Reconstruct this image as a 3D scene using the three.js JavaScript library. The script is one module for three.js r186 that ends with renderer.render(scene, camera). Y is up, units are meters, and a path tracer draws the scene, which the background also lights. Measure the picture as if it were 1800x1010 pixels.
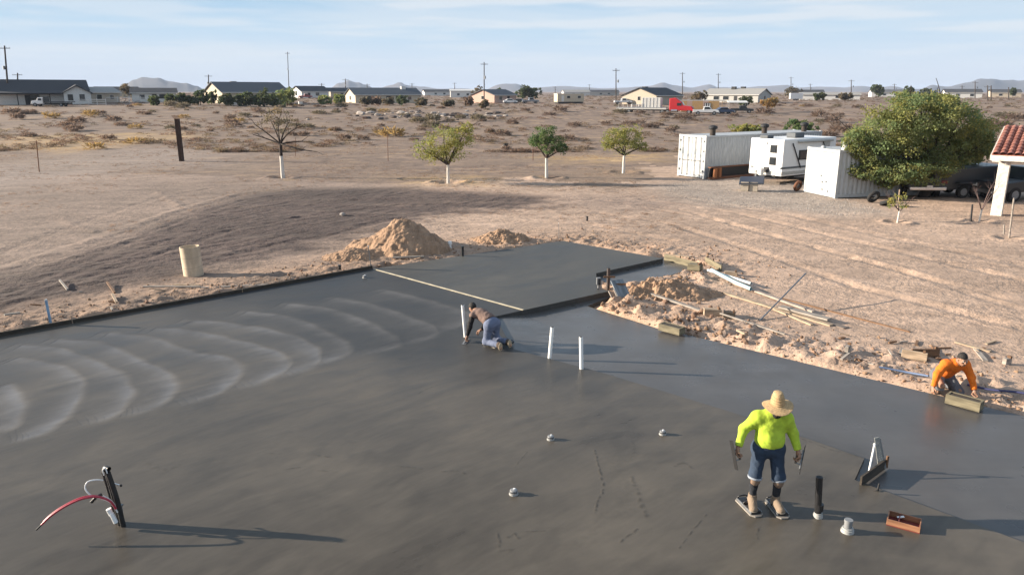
import * as THREE from 'three';
import { mergeGeometries, mergeVertices, toCreasedNormals } from 'three/addons/utils/BufferGeometryUtils.js';
import { RoundedBoxGeometry } from 'three/addons/geometries/RoundedBoxGeometry.js';

// ---------------------------------------------------------------- camera, sky, sun, exposure
const scene = new THREE.Scene();
const FOC = 1300, PITCH = 14.86 * Math.PI / 180, EYE = 5.65;          // focal length in photo pixels, drone tilt and height
const camera = new THREE.PerspectiveCamera(2 * Math.atan(505 / FOC) * 180 / Math.PI, 1024 / 574, 0.1, 40000);
camera.position.set(0, EYE, 0);
camera.rotation.x = -PITCH;
scene.add(camera);

const renderer = new THREE.WebGLRenderer({ antialias: true });
renderer.setSize(1024, 574);
renderer.toneMapping = THREE.LinearToneMapping;
renderer.toneMappingExposure = 2.5;
renderer.shadowMap.enabled = true;

const SUN_EL = 15.5 * Math.PI / 180;
const sun = new THREE.DirectionalLight(new THREE.Color().setRGB(1.0, 0.87, 0.71), 5);
sun.position.set(-Math.cos(SUN_EL) * 100, Math.sin(SUN_EL) * 100, -0.11 * Math.cos(SUN_EL) * 100 - 30);
sun.target.position.set(0, 0, -30);
sun.castShadow = true;
sun.shadow.mapSize.set(4096, 4096);
Object.assign(sun.shadow.camera, { left: -60, right: 60, top: 60, bottom: -60, near: 1, far: 260 });
scene.add(sun, sun.target);

// ---------------------------------------------------------------- noise
function rng(seed) { let s = seed >>> 0; return () => { s = (s + 0x6D2B79F5) >>> 0; let t = s; t = Math.imul(t ^ (t >>> 15), t | 1); t ^= t + Math.imul(t ^ (t >>> 7), t | 61); return ((t ^ (t >>> 14)) >>> 0) / 4294967296; }; }
const PERM = new Uint8Array(512), GRX = new Float32Array(256), GRY = new Float32Array(256);
{ const r = rng(7); const p = [...Array(256).keys()]; for (let i = 255; i > 0; i--) { const j = Math.floor(r() * (i + 1)); [p[i], p[j]] = [p[j], p[i]]; } for (let i = 0; i < 512; i++) PERM[i] = p[i & 255]; for (let i = 0; i < 256; i++) { const a = r() * Math.PI * 2; GRX[i] = Math.cos(a); GRY[i] = Math.sin(a); } }
function noise(x, y) {                       // gradient noise, about -0.7..0.7
  const xi = Math.floor(x), yi = Math.floor(y), fx = x - xi, fy = y - yi, X = xi & 255, Y = yi & 255;
  const u = fx * fx * fx * (fx * (fx * 6 - 15) + 10), v = fy * fy * fy * (fy * (fy * 6 - 15) + 10);
  const a = PERM[PERM[X] + Y], b = PERM[PERM[X + 1] + Y], c = PERM[PERM[X] + Y + 1], d = PERM[PERM[X + 1] + Y + 1];
  const n0 = GRX[a] * fx + GRY[a] * fy, n1 = GRX[b] * (fx - 1) + GRY[b] * fy, n2 = GRX[c] * fx + GRY[c] * (fy - 1), n3 = GRX[d] * (fx - 1) + GRY[d] * (fy - 1);
  return n0 + u * (n1 - n0) + v * (n2 - n0 + u * (n0 - n1 - n2 + n3));
}
function fbm(x, y, o = 4, g = 0.5) { let s = 0, a = 1; for (let i = 0; i < o; i++) { s += a * noise(x, y); x = x * 2.03 + 17.1; y = y * 2.03 + 5.7; a *= g; } return s; }
const noise3 = (x, y, z) => (noise(x + z * 0.71, y - z * 0.53) + noise(y + 31.7 + x * 0.33, z + 11.3) + noise(z - 7.9, x + 3.1 + y * 0.27)) / 1.7;
const clamp = (v, a = 0, b = 1) => v < a ? a : v > b ? b : v;
const ss = (a, b, v) => { const t = clamp((v - a) / (b - a)); return t * t * (3 - 2 * t); };
const lerp = (a, b, t) => a + (b - a) * t;
const V = (x = 0, y = 0, z = 0) => new THREE.Vector3(x, y, z);

// ---------------------------------------------------------------- sky: pale haze at the horizon, thin streaks of cirrus, blue above
{
  const w = 2048, h = 2048, data = new Float32Array(w * h * 4);
  const stops = [[-90, .19, .15, .125], [-2, .23, .215, .205], [0, .275, .31, .36], [1.2, .30, .345, .405], [2.6, .28, .345, .42], [4.4, .22, .32, .415], [6.4, .145, .265, .385], [14, .11, .215, .345], [35, .068, .145, .26], [90, .04, .09, .185]];
  for (let j = 0; j < h; j++) {
    const el = (j + .5) / h * 180 - 90, e = el * Math.PI / 180;
    let k = 0; while (k < stops.length - 2 && el > stops[k + 1][0]) k++;
    const A = stops[k], B = stops[k + 1], t = clamp((el - A[0]) / (B[0] - A[0]));
    const se = Math.sin(e), ce = Math.cos(e);
    for (let i = 0; i < w; i++) {
      const az = ((i + .5) / w - .5) * 2 * Math.PI;
      let r = lerp(A[1], B[1], t), g = lerp(A[2], B[2], t), b = lerp(A[3], B[3], t);
      if (el > 0.4) {
        const q = 1 / (se + 0.02), cx = Math.cos(az) * ce * q, cz = Math.sin(az) * ce * q;
        const warp = noise(cx * .16 + 3, cz * .16) * 1.1;
        let c = fbm(cx * .10 + cz * .05 + warp, cz * .22 + warp * .6, 5, .55);
        let band = fbm(az * 5 + el * .12, el * 1.15 - az * .7, 4, .5);
        let m = clamp(.22 + ss(-.3, .5, c) * .5 + ss(-.2, .45, band) * .5) * ss(.6, 2.6, el);
        m *= .9;
        r = lerp(r, .345, m); g = lerp(g, .38, m); b = lerp(b, .42, m);
      }
      r *= .88; g *= .87; b *= .855; const o = (j * w + i) * 4; data[o] = r; data[o + 1] = g; data[o + 2] = b; data[o + 3] = 1;
    }
  }
  const sky = new THREE.DataTexture(data, w, h, THREE.RGBAFormat, THREE.FloatType);
  sky.mapping = THREE.EquirectangularReflectionMapping; sky.magFilter = sky.minFilter = THREE.LinearFilter; sky.needsUpdate = true;
  scene.background = sky; scene.environment = sky;
}

// ---------------------------------------------------------------- from a photo pixel to a place in the world
const CP = Math.cos(PITCH), SP = Math.sin(PITCH);
function ray(px, py) { const dx = (px - 900) / FOC, dy = -(py - 505) / FOC; return V(dx, dy * CP - SP, -CP - dy * SP); }
function onY(px, py, y = 0) { const r = ray(px, py), t = (y - EYE) / r.y; return V(r.x * t, y, r.z * t); }
function onZ(px, py, z) { const r = ray(px, py), t = z / r.z; return V(r.x * t, EYE + r.y * t, z); }
const pxAt = (p) => { const d = V(p.x, p.y - EYE, p.z), f = -(d.y * SP) - d.z * CP, u = d.y * CP - d.z * SP; return [900 + FOC * d.x / f, 505 - FOC * u / f]; };
const mPerPx = (p) => { const d = V(p.x, p.y - EYE, p.z); return (-(d.y * SP) - d.z * CP) / FOC; };

// ---------------------------------------------------------------- names, groups, materials
const taken = new Map();
function numbered(n) { const k = taken.get(n) || 0; taken.set(n, k + 1); return k ? `${n}_${String(k).padStart(3, '0')}` : n; }
function shade(o) { o.traverse(c => { if (c.isMesh) { c.castShadow = true; c.receiveShadow = true; } }); return o; }
function tag(o, label, category, group) { o.userData.label = label; o.userData.category = category; if (group) o.userData.group = group; return o; }
function thing(name, label, category, pos, turn = 0, group) { const o = new THREE.Group(); o.name = numbered(name); scene.add(o); if (pos) o.position.copy(pos); o.rotation.y = turn; return tag(o, label, category, group); }
function obj(name, geo, mat, parent = scene) { const m = new THREE.Mesh(Array.isArray(geo) ? merge(geo) : geo, mat); m.name = parent === scene ? numbered(name) : name; m.castShadow = m.receiveShadow = true; parent.add(m); return m; }
function struct(name, geo, mat) { const m = obj(name, geo, mat); m.userData.kind = 'structure'; return m; }
function merge(list) { const l = list.map(g => { const q = g.index ? g.toNonIndexed() : g.clone(); for (const k of Object.keys(q.attributes)) if (!['position', 'normal', 'uv'].includes(k)) q.deleteAttribute(k); if (!q.attributes.uv) q.setAttribute('uv', new THREE.BufferAttribute(new Float32Array(q.attributes.position.count * 2), 2)); return q; }); return l.length === 1 ? l[0] : mergeGeometries(l); }
function dup(root, pos, turn, label) { const r = root.clone(); r.name = numbered(root.name.replace(/_\d{3}$/, '')); scene.add(r); r.userData = { ...root.userData }; if (pos) r.position.copy(pos); if (turn !== undefined) r.rotation.y = turn; if (label) r.userData.label = label; return r; }

function tex(size, fn, opt = {}) {           // greyscale or colour texture from fn(u, v) in 0..1
  const w = size, h = opt.h || size, d = new Uint8Array(w * h * 4);
  for (let j = 0; j < h; j++) for (let i = 0; i < w; i++) { const c = fn((i + .5) / w, (j + .5) / h), o = (j * w + i) * 4; if (typeof c === 'number') d[o] = d[o + 1] = d[o + 2] = clamp(c) * 255; else { d[o] = clamp(c[0]) * 255; d[o + 1] = clamp(c[1]) * 255; d[o + 2] = clamp(c[2]) * 255; } d[o + 3] = 255; }
  const t = new THREE.DataTexture(d, w, h); t.wrapS = t.wrapT = THREE.RepeatWrapping; t.magFilter = THREE.LinearFilter; t.minFilter = THREE.LinearMipmapLinearFilter; t.generateMipmaps = true; t.needsUpdate = true;
  if (opt.rep) t.repeat.set(opt.rep[0], opt.rep[1]);
  return t;
}
const tileable = (fn) => (u, v) => { const a = ss(0, 1, u), b = ss(0, 1, v); return fn(u, v) * a * b + fn(u + 1, v) * (1 - a) * b + fn(u, v + 1) * a * (1 - b) + fn(u + 1, v + 1) * (1 - a) * (1 - b); };
const C = (r, g, b) => new THREE.Color().setRGB(r, g, b);
const M = {};
function mat(rgb, rough = .8, extra = {}) { return new THREE.MeshStandardMaterial({ color: C(...rgb), roughness: rough, metalness: 0, ...extra }); }
const grunge = tex(256, tileable((u, v) => .80 + .30 * fbm(u * 6, v * 6, 5, .6)));
const grungeStreak = tex(256, tileable((u, v) => .84 + .22 * fbm(u * 22, v * 3, 4, .6) + .10 * fbm(u * 5, v * 5, 3)));
const woodTex = tex(256, tileable((u, v) => .76 + .30 * fbm(u * 3, v * 26, 4, .6) + .16 * Math.sin(v * 40 + 5 * noise(u * 2, v * 5))));
const clothBump = tex(256, tileable((u, v) => .5 + .5 * fbm(u * 7, v * 7, 4, .55)));
const bumpFine = tex(256, tileable((u, v) => .5 + .6 * fbm(u * 14, v * 14, 4, .6)));
const gm = (rgb, rough, extra = {}) => mat(rgb, rough, { map: grunge, ...extra });
// uv in metres by the way each face points
function boxUV(g, s = 1) {
  const q = g.index ? g.toNonIndexed() : g, p = q.attributes.position, uv = new Float32Array(p.count * 2), a = V(), b = V(), c = V();
  for (let i = 0; i < p.count; i += 3) {
    a.fromBufferAttribute(p, i); b.fromBufferAttribute(p, i + 1); c.fromBufferAttribute(p, i + 2);
    const n = b.clone().sub(a).cross(c.clone().sub(a)), ax = Math.abs(n.x), ay = Math.abs(n.y), az = Math.abs(n.z);
    [a, b, c].forEach((w, k) => { const o = (i + k) * 2; if (ay >= ax && ay >= az) { uv[o] = w.x * s; uv[o + 1] = w.z * s; } else if (ax >= az) { uv[o] = w.z * s; uv[o + 1] = w.y * s; } else { uv[o] = w.x * s; uv[o + 1] = w.y * s; } });
  }
  q.setAttribute('uv', new THREE.BufferAttribute(uv, 2)); return q;
}
function bx(w, h, d, x = 0, y = 0, z = 0, r = 0, rot) {  // box, centre at x, y + h/2, z
  const g = r ? new RoundedBoxGeometry(w, h, d, 1, Math.min(r, w / 2.1, h / 2.1, d / 2.1)) : new THREE.BoxGeometry(w, h, d);
  const q = boxUV(g); if (rot) { if (rot[0]) q.rotateX(rot[0]); if (rot[2]) q.rotateZ(rot[2]); if (rot[1]) q.rotateY(rot[1]); }
  q.translate(x, y + h / 2, z); return q;
}
function cyl(r0, r1, h, x = 0, y = 0, z = 0, seg = 16, open = false) { const g = new THREE.CylinderGeometry(r1, r0, h, seg, 1, open); g.translate(x, y + h / 2, z); return g; }
function rod(a, b, r0, r1 = r0, seg = 7) { const d = b.clone().sub(a), L = d.length(), g = new THREE.CylinderGeometry(r1, r0, L, seg); g.translate(0, L / 2, 0); g.applyQuaternion(new THREE.Quaternion().setFromUnitVectors(V(0, 1, 0), d.normalize())); g.translate(a.x, a.y, a.z); return g; }
function bar(a, b, w, h, up = V(0, 1, 0)) {       // rectangular stick between two points
  const d = b.clone().sub(a), L = d.length(), X = d.clone().normalize(), Z = X.clone().cross(up).normalize(), Y = Z.clone().cross(X);
  const g = boxUV(new THREE.BoxGeometry(L, h, w)); g.applyMatrix4(new THREE.Matrix4().makeBasis(X, Y, Z)); const m = a.clone().add(b).multiplyScalar(.5); g.translate(m.x, m.y, m.z); return g;
}
function tube(pts, r, seg = 24, rs = 7) { return new THREE.TubeGeometry(new THREE.CatmullRomCurve3(pts), seg, r, rs, false); }
function lathe(pts, seg = 24) { return new THREE.LatheGeometry(pts.map(p => new THREE.Vector2(p[0], p[1])), seg); }
function extrude(pts, depth, bevel = 0) { // profile in x,y extruded along z, centred
  const s = new THREE.Shape(pts.map(p => new THREE.Vector2(p[0], p[1])));
  const g = new THREE.ExtrudeGeometry(s, { depth: depth - 2 * bevel, bevelEnabled: bevel > 0, bevelThickness: bevel, bevelSize: bevel, bevelOffset: -bevel, bevelSegments: 2 }); g.translate(0, 0, -depth / 2 + bevel); return boxUV(g);
}

// ---------------------------------------------------------------- outlines of the concrete, from the photograph
const P0 = (px, py, y = 0) => { const p = onY(px, py, y); return [p.x, p.z]; };
const cornerL = P0(655, 472), leftIn = P0(7, 590);
const edgeDir = (() => { const dx = leftIn[0] - cornerL[0], dz = leftIn[1] - cornerL[1], l = Math.hypot(dx, dz); return [dx / l, dz / l]; })();
const LEDGE = 17.5, leftFar = [cornerL[0] + edgeDir[0] * LEDGE, cornerL[1] + edgeDir[1] * LEDGE];
const b4 = P0(1520, 805), jogIn = P0(1503, 843), b5 = P0(1800, 952), bd = [(b5[0] - jogIn[0]), (b5[1] - jogIn[1])];
const bEnd = [jogIn[0] + bd[0] * 3.2, jogIn[1] + bd[1] * 3.2];
const UPPER = [leftFar, cornerL, P0(990, 423), P0(1166, 454), P0(1048, 480), P0(1050, 508), P0(1073, 511), P0(870, 556), P0(902, 613), P0(1060, 655), P0(1290, 725), b4, jogIn, b5, bEnd, [bEnd[0] - 4, -1.5], [leftFar[0], -1.5]];
const lowN = P0(1032, 537, -.14), lowK = P0(1158, 573), lowR = P0(1800, 727), ld = [lowR[0] - lowK[0], lowR[1] - lowK[1]], lowEnd = [lowK[0] + ld[0] * 1.9, lowK[1] + ld[1] * 1.9];
const LOWER = [P0(1078, 511), lowN, lowK, lowR, lowEnd, [bEnd[0] + 2.5, bEnd[1] + 1.5], [b5[0] - .9, b5[1] + .6], [b4[0] - .9, b4[1] + 1.2], [P0(1060, 655)[0] - .4, P0(1060, 655)[1] + .4], [P0(902, 613)[0] - .3, P0(902, 613)[1] + .3], [P0(870, 556)[0] - .3, P0(870, 556)[1] - .1]];
const STRIP = [P0(1040, 481, -.13), P0(1164, 452, -.13), P0(1221, 470, -.13), P0(1180, 484, -.13), P0(1112, 500, -.13), P0(1076, 503, -.13)];
function inside(poly, x, z) { let c = false; for (let i = 0, j = poly.length - 1; i < poly.length; j = i++) { const [xi, zi] = poly[i], [xj, zj] = poly[j]; if ((zi > z) !== (zj > z) && x < (xj - xi) * (z - zi) / (zj - zi) + xi) c = !c; } return c; }
function segDist(x, z, a, b) { const dx = b[0] - a[0], dz = b[1] - a[1], t = clamp(((x - a[0]) * dx + (z - a[1]) * dz) / (dx * dx + dz * dz)); return Math.hypot(x - a[0] - dx * t, z - a[1] - dz * t); }
function polyDist(poly, x, z, closed = true) { let d = 1e9; for (let i = 0; i < poly.length - (closed ? 0 : 1); i++) d = Math.min(d, segDist(x, z, poly[i], poly[(i + 1) % poly.length])); return d; }
function slabDist(x, z) { let best = 1e9; for (const p of [UPPER, LOWER, STRIP]) { const d = polyDist(p, x, z); best = Math.min(best, inside(p, x, z) ? -d : d); } return best; }

// ---------------------------------------------------------------- terrain
const T2 = (list) => list.map(([a, b]) => P0(a, b));
const TRACKS = [   // wheel ruts and graded ridges: [path, half width, depth]
  [T2([[1050, 372], [1180, 392], [1330, 440], [1500, 500], [1800, 575]]), .22, .07], [T2([[1060, 352], [1200, 368], [1380, 420], [1560, 468], [1800, 530]]), .22, .06],
  [T2([[1130, 350], [1290, 372], [1450, 410], [1640, 455], [1800, 490]]), .25, .06], [T2([[1120, 362], [1260, 385], [1420, 428], [1600, 478], [1800, 545]]), .2, .05],
  [T2([[1180, 342], [1380, 375], [1560, 415], [1800, 465]]), .3, .05],
  [T2([[7, 515], [180, 445], [320, 385], [430, 350], [560, 335], [760, 335]]), .2, .05], [T2([[7, 540], [200, 470], [400, 405], [560, 375], [700, 360], [860, 358]]), .22, .06], [T2([[7, 527], [190, 458], [360, 398], [500, 362], [640, 350], [800, 348]]), .16, .04],
  [T2([[7, 470], [150, 425], [300, 372], [420, 338], [560, 325]]), .3, -.07], [T2([[60, 470], [230, 420], [380, 375], [520, 352], [700, 348]]), .2, -.05],
  [T2([[430, 440], [560, 415], [690, 385], [800, 372], [960, 370]]), .3, .08], [T2([[700, 330], [860, 345], [1000, 352], [1140, 345]]), .35, .06],
  [T2([[760, 395], [900, 388], [1040, 392], [1180, 420]]), .25, .06], [T2([[105, 380], [130, 395], [165, 406]]), .2, -.07], [T2([[275, 335], [300, 350], [320, 363]]), .22, -.10], [T2([[7, 440], [150, 388], [290, 342], [370, 330]]), .25, .06],
];
const RISE = (x, d) => { const s = ss(85, 225, d); return s * (1.9 + 1.0 * ss(-35, -95, x)) - .9 * ss(22, 60, x) * ss(85, 150, d) * (1 - ss(175, 270, d)) + 1.5 * ss(300, 900, d) * 0; };
const POCKET = T2([[1040, 540], [1075, 515], [1180, 490], [1300, 480], [1480, 560], [1800, 690], [1800, 725], [1180, 578]]);
const pits = [[onY(497, 312), 1.1, .16], [onY(788, 320), 1.2, .2], [onY(962, 312), 1.1, .16], [onY(1096, 302), 1.1, .14], [onY(1578, 390), .6, .12], [onY(1722, 388), .6, .12], [onY(1775, 418), .6, .1]].map(([p, r, d]) => [p.x, p.z, r, d]);
function groundH(x, z) {
  const d = -z;
  let h = RISE(x, d) - .03;
  h += .22 * ss(40, 140, d) * noise(x * .03, z * .03) + .09 * noise(x * .11 + 4, z * .13) * ss(14, 40, d) + .022 * noise(x * .55, z * .55);
  if (d < 130 && d > -30 && Math.abs(x) < 90) { const nearSlab = d < 36 && x > -24 && x < 18;
    h += (.018 - .010 * ss(3, 6, x)) * fbm(x * 1.9, z * 1.9, 3) + .02 * Math.abs(noise(x * .9 + 9, z * 1.3)) * (1 - .6 * ss(3, 6, x));
    if (d < 48 && x < 4 && x > -40) { const dm = feather(DAMP, x, z, 1.2); if (dm > .3) { const a = x * .62 - z * .78, b = x * .78 + z * .62; h += (dm - .3) * (.05 * fbm(a * .5, b * 2.4, 4, .6) + .05 * Math.abs(fbm(x * 2.2, z * 2.2, 3, .6))); } }
    for (const [p, w, dep] of TRACKS) { const q = polyDist(p, x, z, false); if (q < w * 3) { const k = q / w; h -= (x > 3 ? .95 : .62) * dep * (.6 + 1.1 * noise(x * 1.3, z * 1.3)) * (Math.exp(-k * k) - .45 * Math.exp(-(k - 1.6) * (k - 1.6) * 2.5)); } }
    for (const [cx, cz, r, dp] of pits) { const q = Math.hypot(x - cx, z - cz) / r; if (q < 2) h += -dp * Math.exp(-q * q * 2.5) + dp * .9 * Math.exp(-(q - 1) * (q - 1) * 16) * (.7 + .6 * noise(x * 2, z * 2)); }
    const s = nearSlab ? slabDist(x, z) : 9;
    if (s < 5) {
      const near = Math.exp(-Math.pow((s - .9) / 1.1, 2));
      const lump = Math.abs(fbm(x * 1.6 + 3, z * 1.6, 5, .66));
      let amp = (.10 + .05 * ss(1, 3, x)) * (1 - .45 * ss(4.5, 7, x));
      if (inside(POCKET, x, z)) amp += .06;
      h += near * amp * (1.5 * lump - .12) + (.06 * Math.max(0, fbm(x * 4.3, z * 4.3, 3)) + .035 * Math.abs(fbm(x * 8.5, z * 8.5, 2))) * ss(4, .6, s);
      if (x < -1 && d < 24) h += .06 * near;                                  // loose soil thrown against the form
      h = lerp(h, Math.min(h, -.05 - .06 * (x > -1 && s < .4 ? 1 : 0)), ss(.32, .02, s));
      if (s < -.14) h = -.62; if (s < .01 && (inside(LOWER, x, z) || inside(STRIP, x, z))) h = Math.min(h, -.32);
      if (x > -1 && z < -17.5 && z > -21.5 && x < 4) h = lerp(h, Math.min(h, -.26), ss(.6, .1, polyDist([LOWER[0], LOWER[1]], x, z, false)));
      if (inside(HOLE, x, z)) h = -.55;
    }
  }
  return h;
}
const HOLE = T2([[664, 470], [680, 461], [704, 462], [702, 469], [686, 473.5], [668, 473]]);
function GP(px, py, lift = 0) { let p = onY(px, py, 0); for (let k = 0; k < 40; k++) { const y = groundH(p.x, p.z); if (!(y < EYE - .2)) break; const q = onY(px, py, y); p = V(lerp(p.x, q.x, .6), 0, lerp(p.z, q.z, .6)); } p.y = groundH(p.x, p.z) + lift; return p; }

const dirtCol = tex(512, tileable((u, v) => .82 + .34 * fbm(u * 10, v * 10, 6, .62) + (noise(u * 90, v * 90) > .33 ? -.16 : 0) + (noise(u * 70 + 9, v * 70) > .40 ? .12 : 0)));
const dirtBump = tex(512, tileable((u, v) => .5 + .55 * fbm(u * 14, v * 14, 5, .65)));
M.dirt = new THREE.MeshStandardMaterial({ color: 0xffffff, vertexColors: true, map: dirtCol, bumpMap: dirtBump, bumpScale: .032, roughness: 1 });
const DAMP = T2([[-200, 655], [7, 556], [190, 508], [330, 478], [520, 440], [640, 405], [760, 376], [960, 362], [960, 345], [700, 330], [520, 332], [430, 342], [330, 375], [180, 435], [7, 478], [-200, 560]]);
const DAMP2 = T2([[1020, 345], [1200, 350], [1220, 362], [1110, 368], [1000, 358]]);
const GRAVEL = T2([[1150, 325], [1230, 312], [1420, 318], [1500, 352], [1560, 372], [1480, 380], [1350, 366], [1260, 362], [1180, 345]]);
const YELLOW = [T2([[7, 240], [330, 232], [350, 242], [160, 258], [7, 262]]), T2([[930, 276], [1180, 270], [1180, 284], [1000, 286]]), T2([[720, 310], [860, 312], [860, 326], [740, 322]]), T2([[60, 262], [200, 247], [240, 252], [110, 270]])];
const SCRUB = [[-9000, -62], [-40, -58], [-22, -50], [-6, -46], [6, -50], [10, -58], [24, -66], [60, -46], [9000, -46], [9000, -9000], [-9000, -9000]];
const PALE = T2([[-100, 300], [200, 262], [420, 258], [380, 290], [200, 300], [-100, 340]]);
const feather = (poly, x, z, f) => { const d = polyDist(poly, x, z); return inside(poly, x, z) ? .5 + .5 * clamp(d / f) : .5 - .5 * clamp(d / f); };
function groundColor(x, z) {
  const d = -z;
  const n = fbm(x * .09, z * .13, 4), n2 = fbm(x * .6 + 8, z * .75, 4), n3 = noise(x * 2.6, z * 3.1), n4 = fbm(x * .25, z * 1.3, 3);
  let c = [.475, .335, .245];
  const left = ss(3, -7, x + d * .10);                                     // older grey crust towards the scrubland
  const mixTo = (t, k) => { k = clamp(k); c = [lerp(c[0], t[0], k), lerp(c[1], t[1], k), lerp(c[2], t[2], k)]; };
  mixTo([.245, .178, .138], left * .9);
  const wild = inside(SCRUB, x + 7 * n, z + 9 * n + 2 * n2) ? 1 : 0;                // undisturbed scrubland: browner crust with patches of dry litter and bare sand
  if (wild) { mixTo([.24, .165, .12], .9); mixTo([.115, .078, .058], clamp(.22 + n2 * 2.4 + n * .9) * .75); mixTo([.42, .28, .15], clamp(-.25 + n4 * 1.6 - n2) * .6); mixTo([.36, .25, .17], clamp(-.15 - n * 1.9) * .8); }
  if (d < 110 && Math.abs(x) < 80) {
    const w = n2 * .9;
    mixTo([.074, .047, .040], ss(.12, .8, feather(DAMP, x + w * 1.3 + .4 * n3, z + w * 1.0 + .4 * n3, 1.9)) * .96 * clamp(1.0 + n4 * .55 + n3 * .2));
    mixTo([.22, .165, .14], feather(DAMP2, x + w, z + w, 2) * .55);
    mixTo([.37, .30, .245], feather(GRAVEL, x + w, z + w, 1.4) * .9);
    mixTo([.36, .29, .245], feather(PALE, x + w * 2, z + w * 2, 4) * .5);
    for (const p of YELLOW) mixTo([.46, .30, .135], feather(p, x + w * 2, z + w * 2, 2) * clamp(.55 + n2 * 1.3));
    const s = d < 40 ? polyDist(UPPER, x, z) : 9;
    mixTo([.43, .27, .17], ss(4.5, 1, s) * .6 * clamp(.7 + n2));
  }
  const k = 1 + .34 * n + .26 * n2 + .13 * n3 + .20 * n4;
  return [c[0] * k, c[1] * k, c[2] * k];
}
{
  const line = (a, b, fine, loA, loB, grow) => { // spacing: fine between a and b, growing outside
    const mid = []; for (let v = a; v <= b; v += fine) mid.push(v);
    const up = []; { let v = mid[mid.length - 1], s = fine; while (v < loB) { s *= grow; v += s; up.push(Math.min(v, loB)); } }
    const dn = []; { let v = a, s = fine; while (v > loA) { s *= grow; v -= s; dn.unshift(Math.max(v, loA)); } }
    return [...dn, ...mid, ...up];
  };
  const xs = line(-17, 17, .125, -9000, 9000, 1.03), zs = line(-33, -11, .12, -9000, 40, 1.022);
  const nx = xs.length, nz = zs.length, pos = new Float32Array(nx * nz * 3), col = new Float32Array(nx * nz * 3), uv = new Float32Array(nx * nz * 2), idx = [];
  for (let j = 0; j < nz; j++) for (let i = 0; i < nx; i++) {
    const k = j * nx + i, x = xs[i], z = zs[j]; pos[k * 3] = x; pos[k * 3 + 1] = groundH(x, z); pos[k * 3 + 2] = z;
    const c = groundColor(x, z); col[k * 3] = c[0]; col[k * 3 + 1] = c[1]; col[k * 3 + 2] = c[2]; uv[k * 2] = x / 3.1; uv[k * 2 + 1] = z / 3.1;
    if (i < nx - 1 && j < nz - 1) idx.push(k, k + nx, k + 1, k + 1, k + nx, k + nx + 1);
  }
  const g = new THREE.BufferGeometry(); g.setAttribute('position', new THREE.BufferAttribute(pos, 3)); g.setAttribute('color', new THREE.BufferAttribute(col, 3)); g.setAttribute('uv', new THREE.BufferAttribute(uv, 2)); g.setIndex(idx); g.computeVertexNormals();
  const gr = struct('ground', g, M.dirt); gr.userData.label = 'bare tan desert soil with wheel ruts around the slab';
  console.log('ground', nx, nz);
}

// ---------------------------------------------------------------- concrete
const SX0 = -17.5, SX1 = 10.5, SZ0 = -30, SZ1 = -2;     // the square the concrete texture covers
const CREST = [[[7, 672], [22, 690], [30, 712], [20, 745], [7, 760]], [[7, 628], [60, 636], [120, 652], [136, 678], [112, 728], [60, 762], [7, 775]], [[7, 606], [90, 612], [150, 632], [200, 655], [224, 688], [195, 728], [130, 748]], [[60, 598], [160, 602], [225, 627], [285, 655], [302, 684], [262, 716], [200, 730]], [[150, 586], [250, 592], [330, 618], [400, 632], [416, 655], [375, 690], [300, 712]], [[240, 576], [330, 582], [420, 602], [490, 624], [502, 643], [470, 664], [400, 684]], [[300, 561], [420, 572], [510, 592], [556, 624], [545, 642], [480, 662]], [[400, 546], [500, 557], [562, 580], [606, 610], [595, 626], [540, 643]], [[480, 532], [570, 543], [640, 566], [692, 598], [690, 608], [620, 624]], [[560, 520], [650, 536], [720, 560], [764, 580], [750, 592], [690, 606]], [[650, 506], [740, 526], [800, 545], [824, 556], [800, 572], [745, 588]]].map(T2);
const SCUFF = [[[[1045, 790], [1055, 830], [1062, 858], [1050, 880], [1046, 900]], .018, .75], [[[1110, 838], [1122, 870], [1137, 912]], .035, .55], [[[1090, 952], [1104, 940], [1120, 930]], .018, .6], [[[1194, 962], [1218, 930], [1242, 904]], .012, .6], [[[1336, 925], [1330, 938], [1331, 947]], .014, .6], [[[905, 820], [915, 806], [926, 794]], .012, .55], [[[876, 938], [878, 968]], .02, .7], [[[878, 968], [902, 966]], .03, .5], [[[890, 944], [906, 936], [912, 946]], .022, .65], [[[918, 934], [956, 932]], .016, .5], [[[500, 824], [524, 821]], .02, .5], [[[554, 799], [580, 803]], .022, .6], [[[770, 828], [800, 826], [820, 832]], .02, .5], [[[560, 826], [590, 828]], .022, .4], [[[700, 818], [742, 823]], .022, .4], [[[256, 812], [290, 828], [312, 818]], .05, .25], [[[1186, 818], [1202, 812], [1216, 822]], .03, .45], [[[736, 690], [752, 682], [772, 675]], .012, .4], [[[455, 795], [490, 797]], .025, .35], [[[1110, 775], [1116, 790], [1112, 806]], .03, .28], [[[1060, 900], [1040, 940], [1000, 960]], .09, .16], [[[1075, 800], [1100, 850], [1095, 900]], .16, .12], [[[860, 720], [1030, 742]], .1, .08], [[[640, 700], [720, 660], [800, 640]], .12, .07], [[[1398, 766], [1460, 790], [1515, 803]], .014, .7], [[[1500, 800], [1516, 803]], .03, .6]].map(([l, w, k]) => [T2(l), w, k]);
const BAND = T2([[-260, 850], [7, 775], [250, 722], [500, 662], [700, 610], [790, 588], [900, 552]]);
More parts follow.
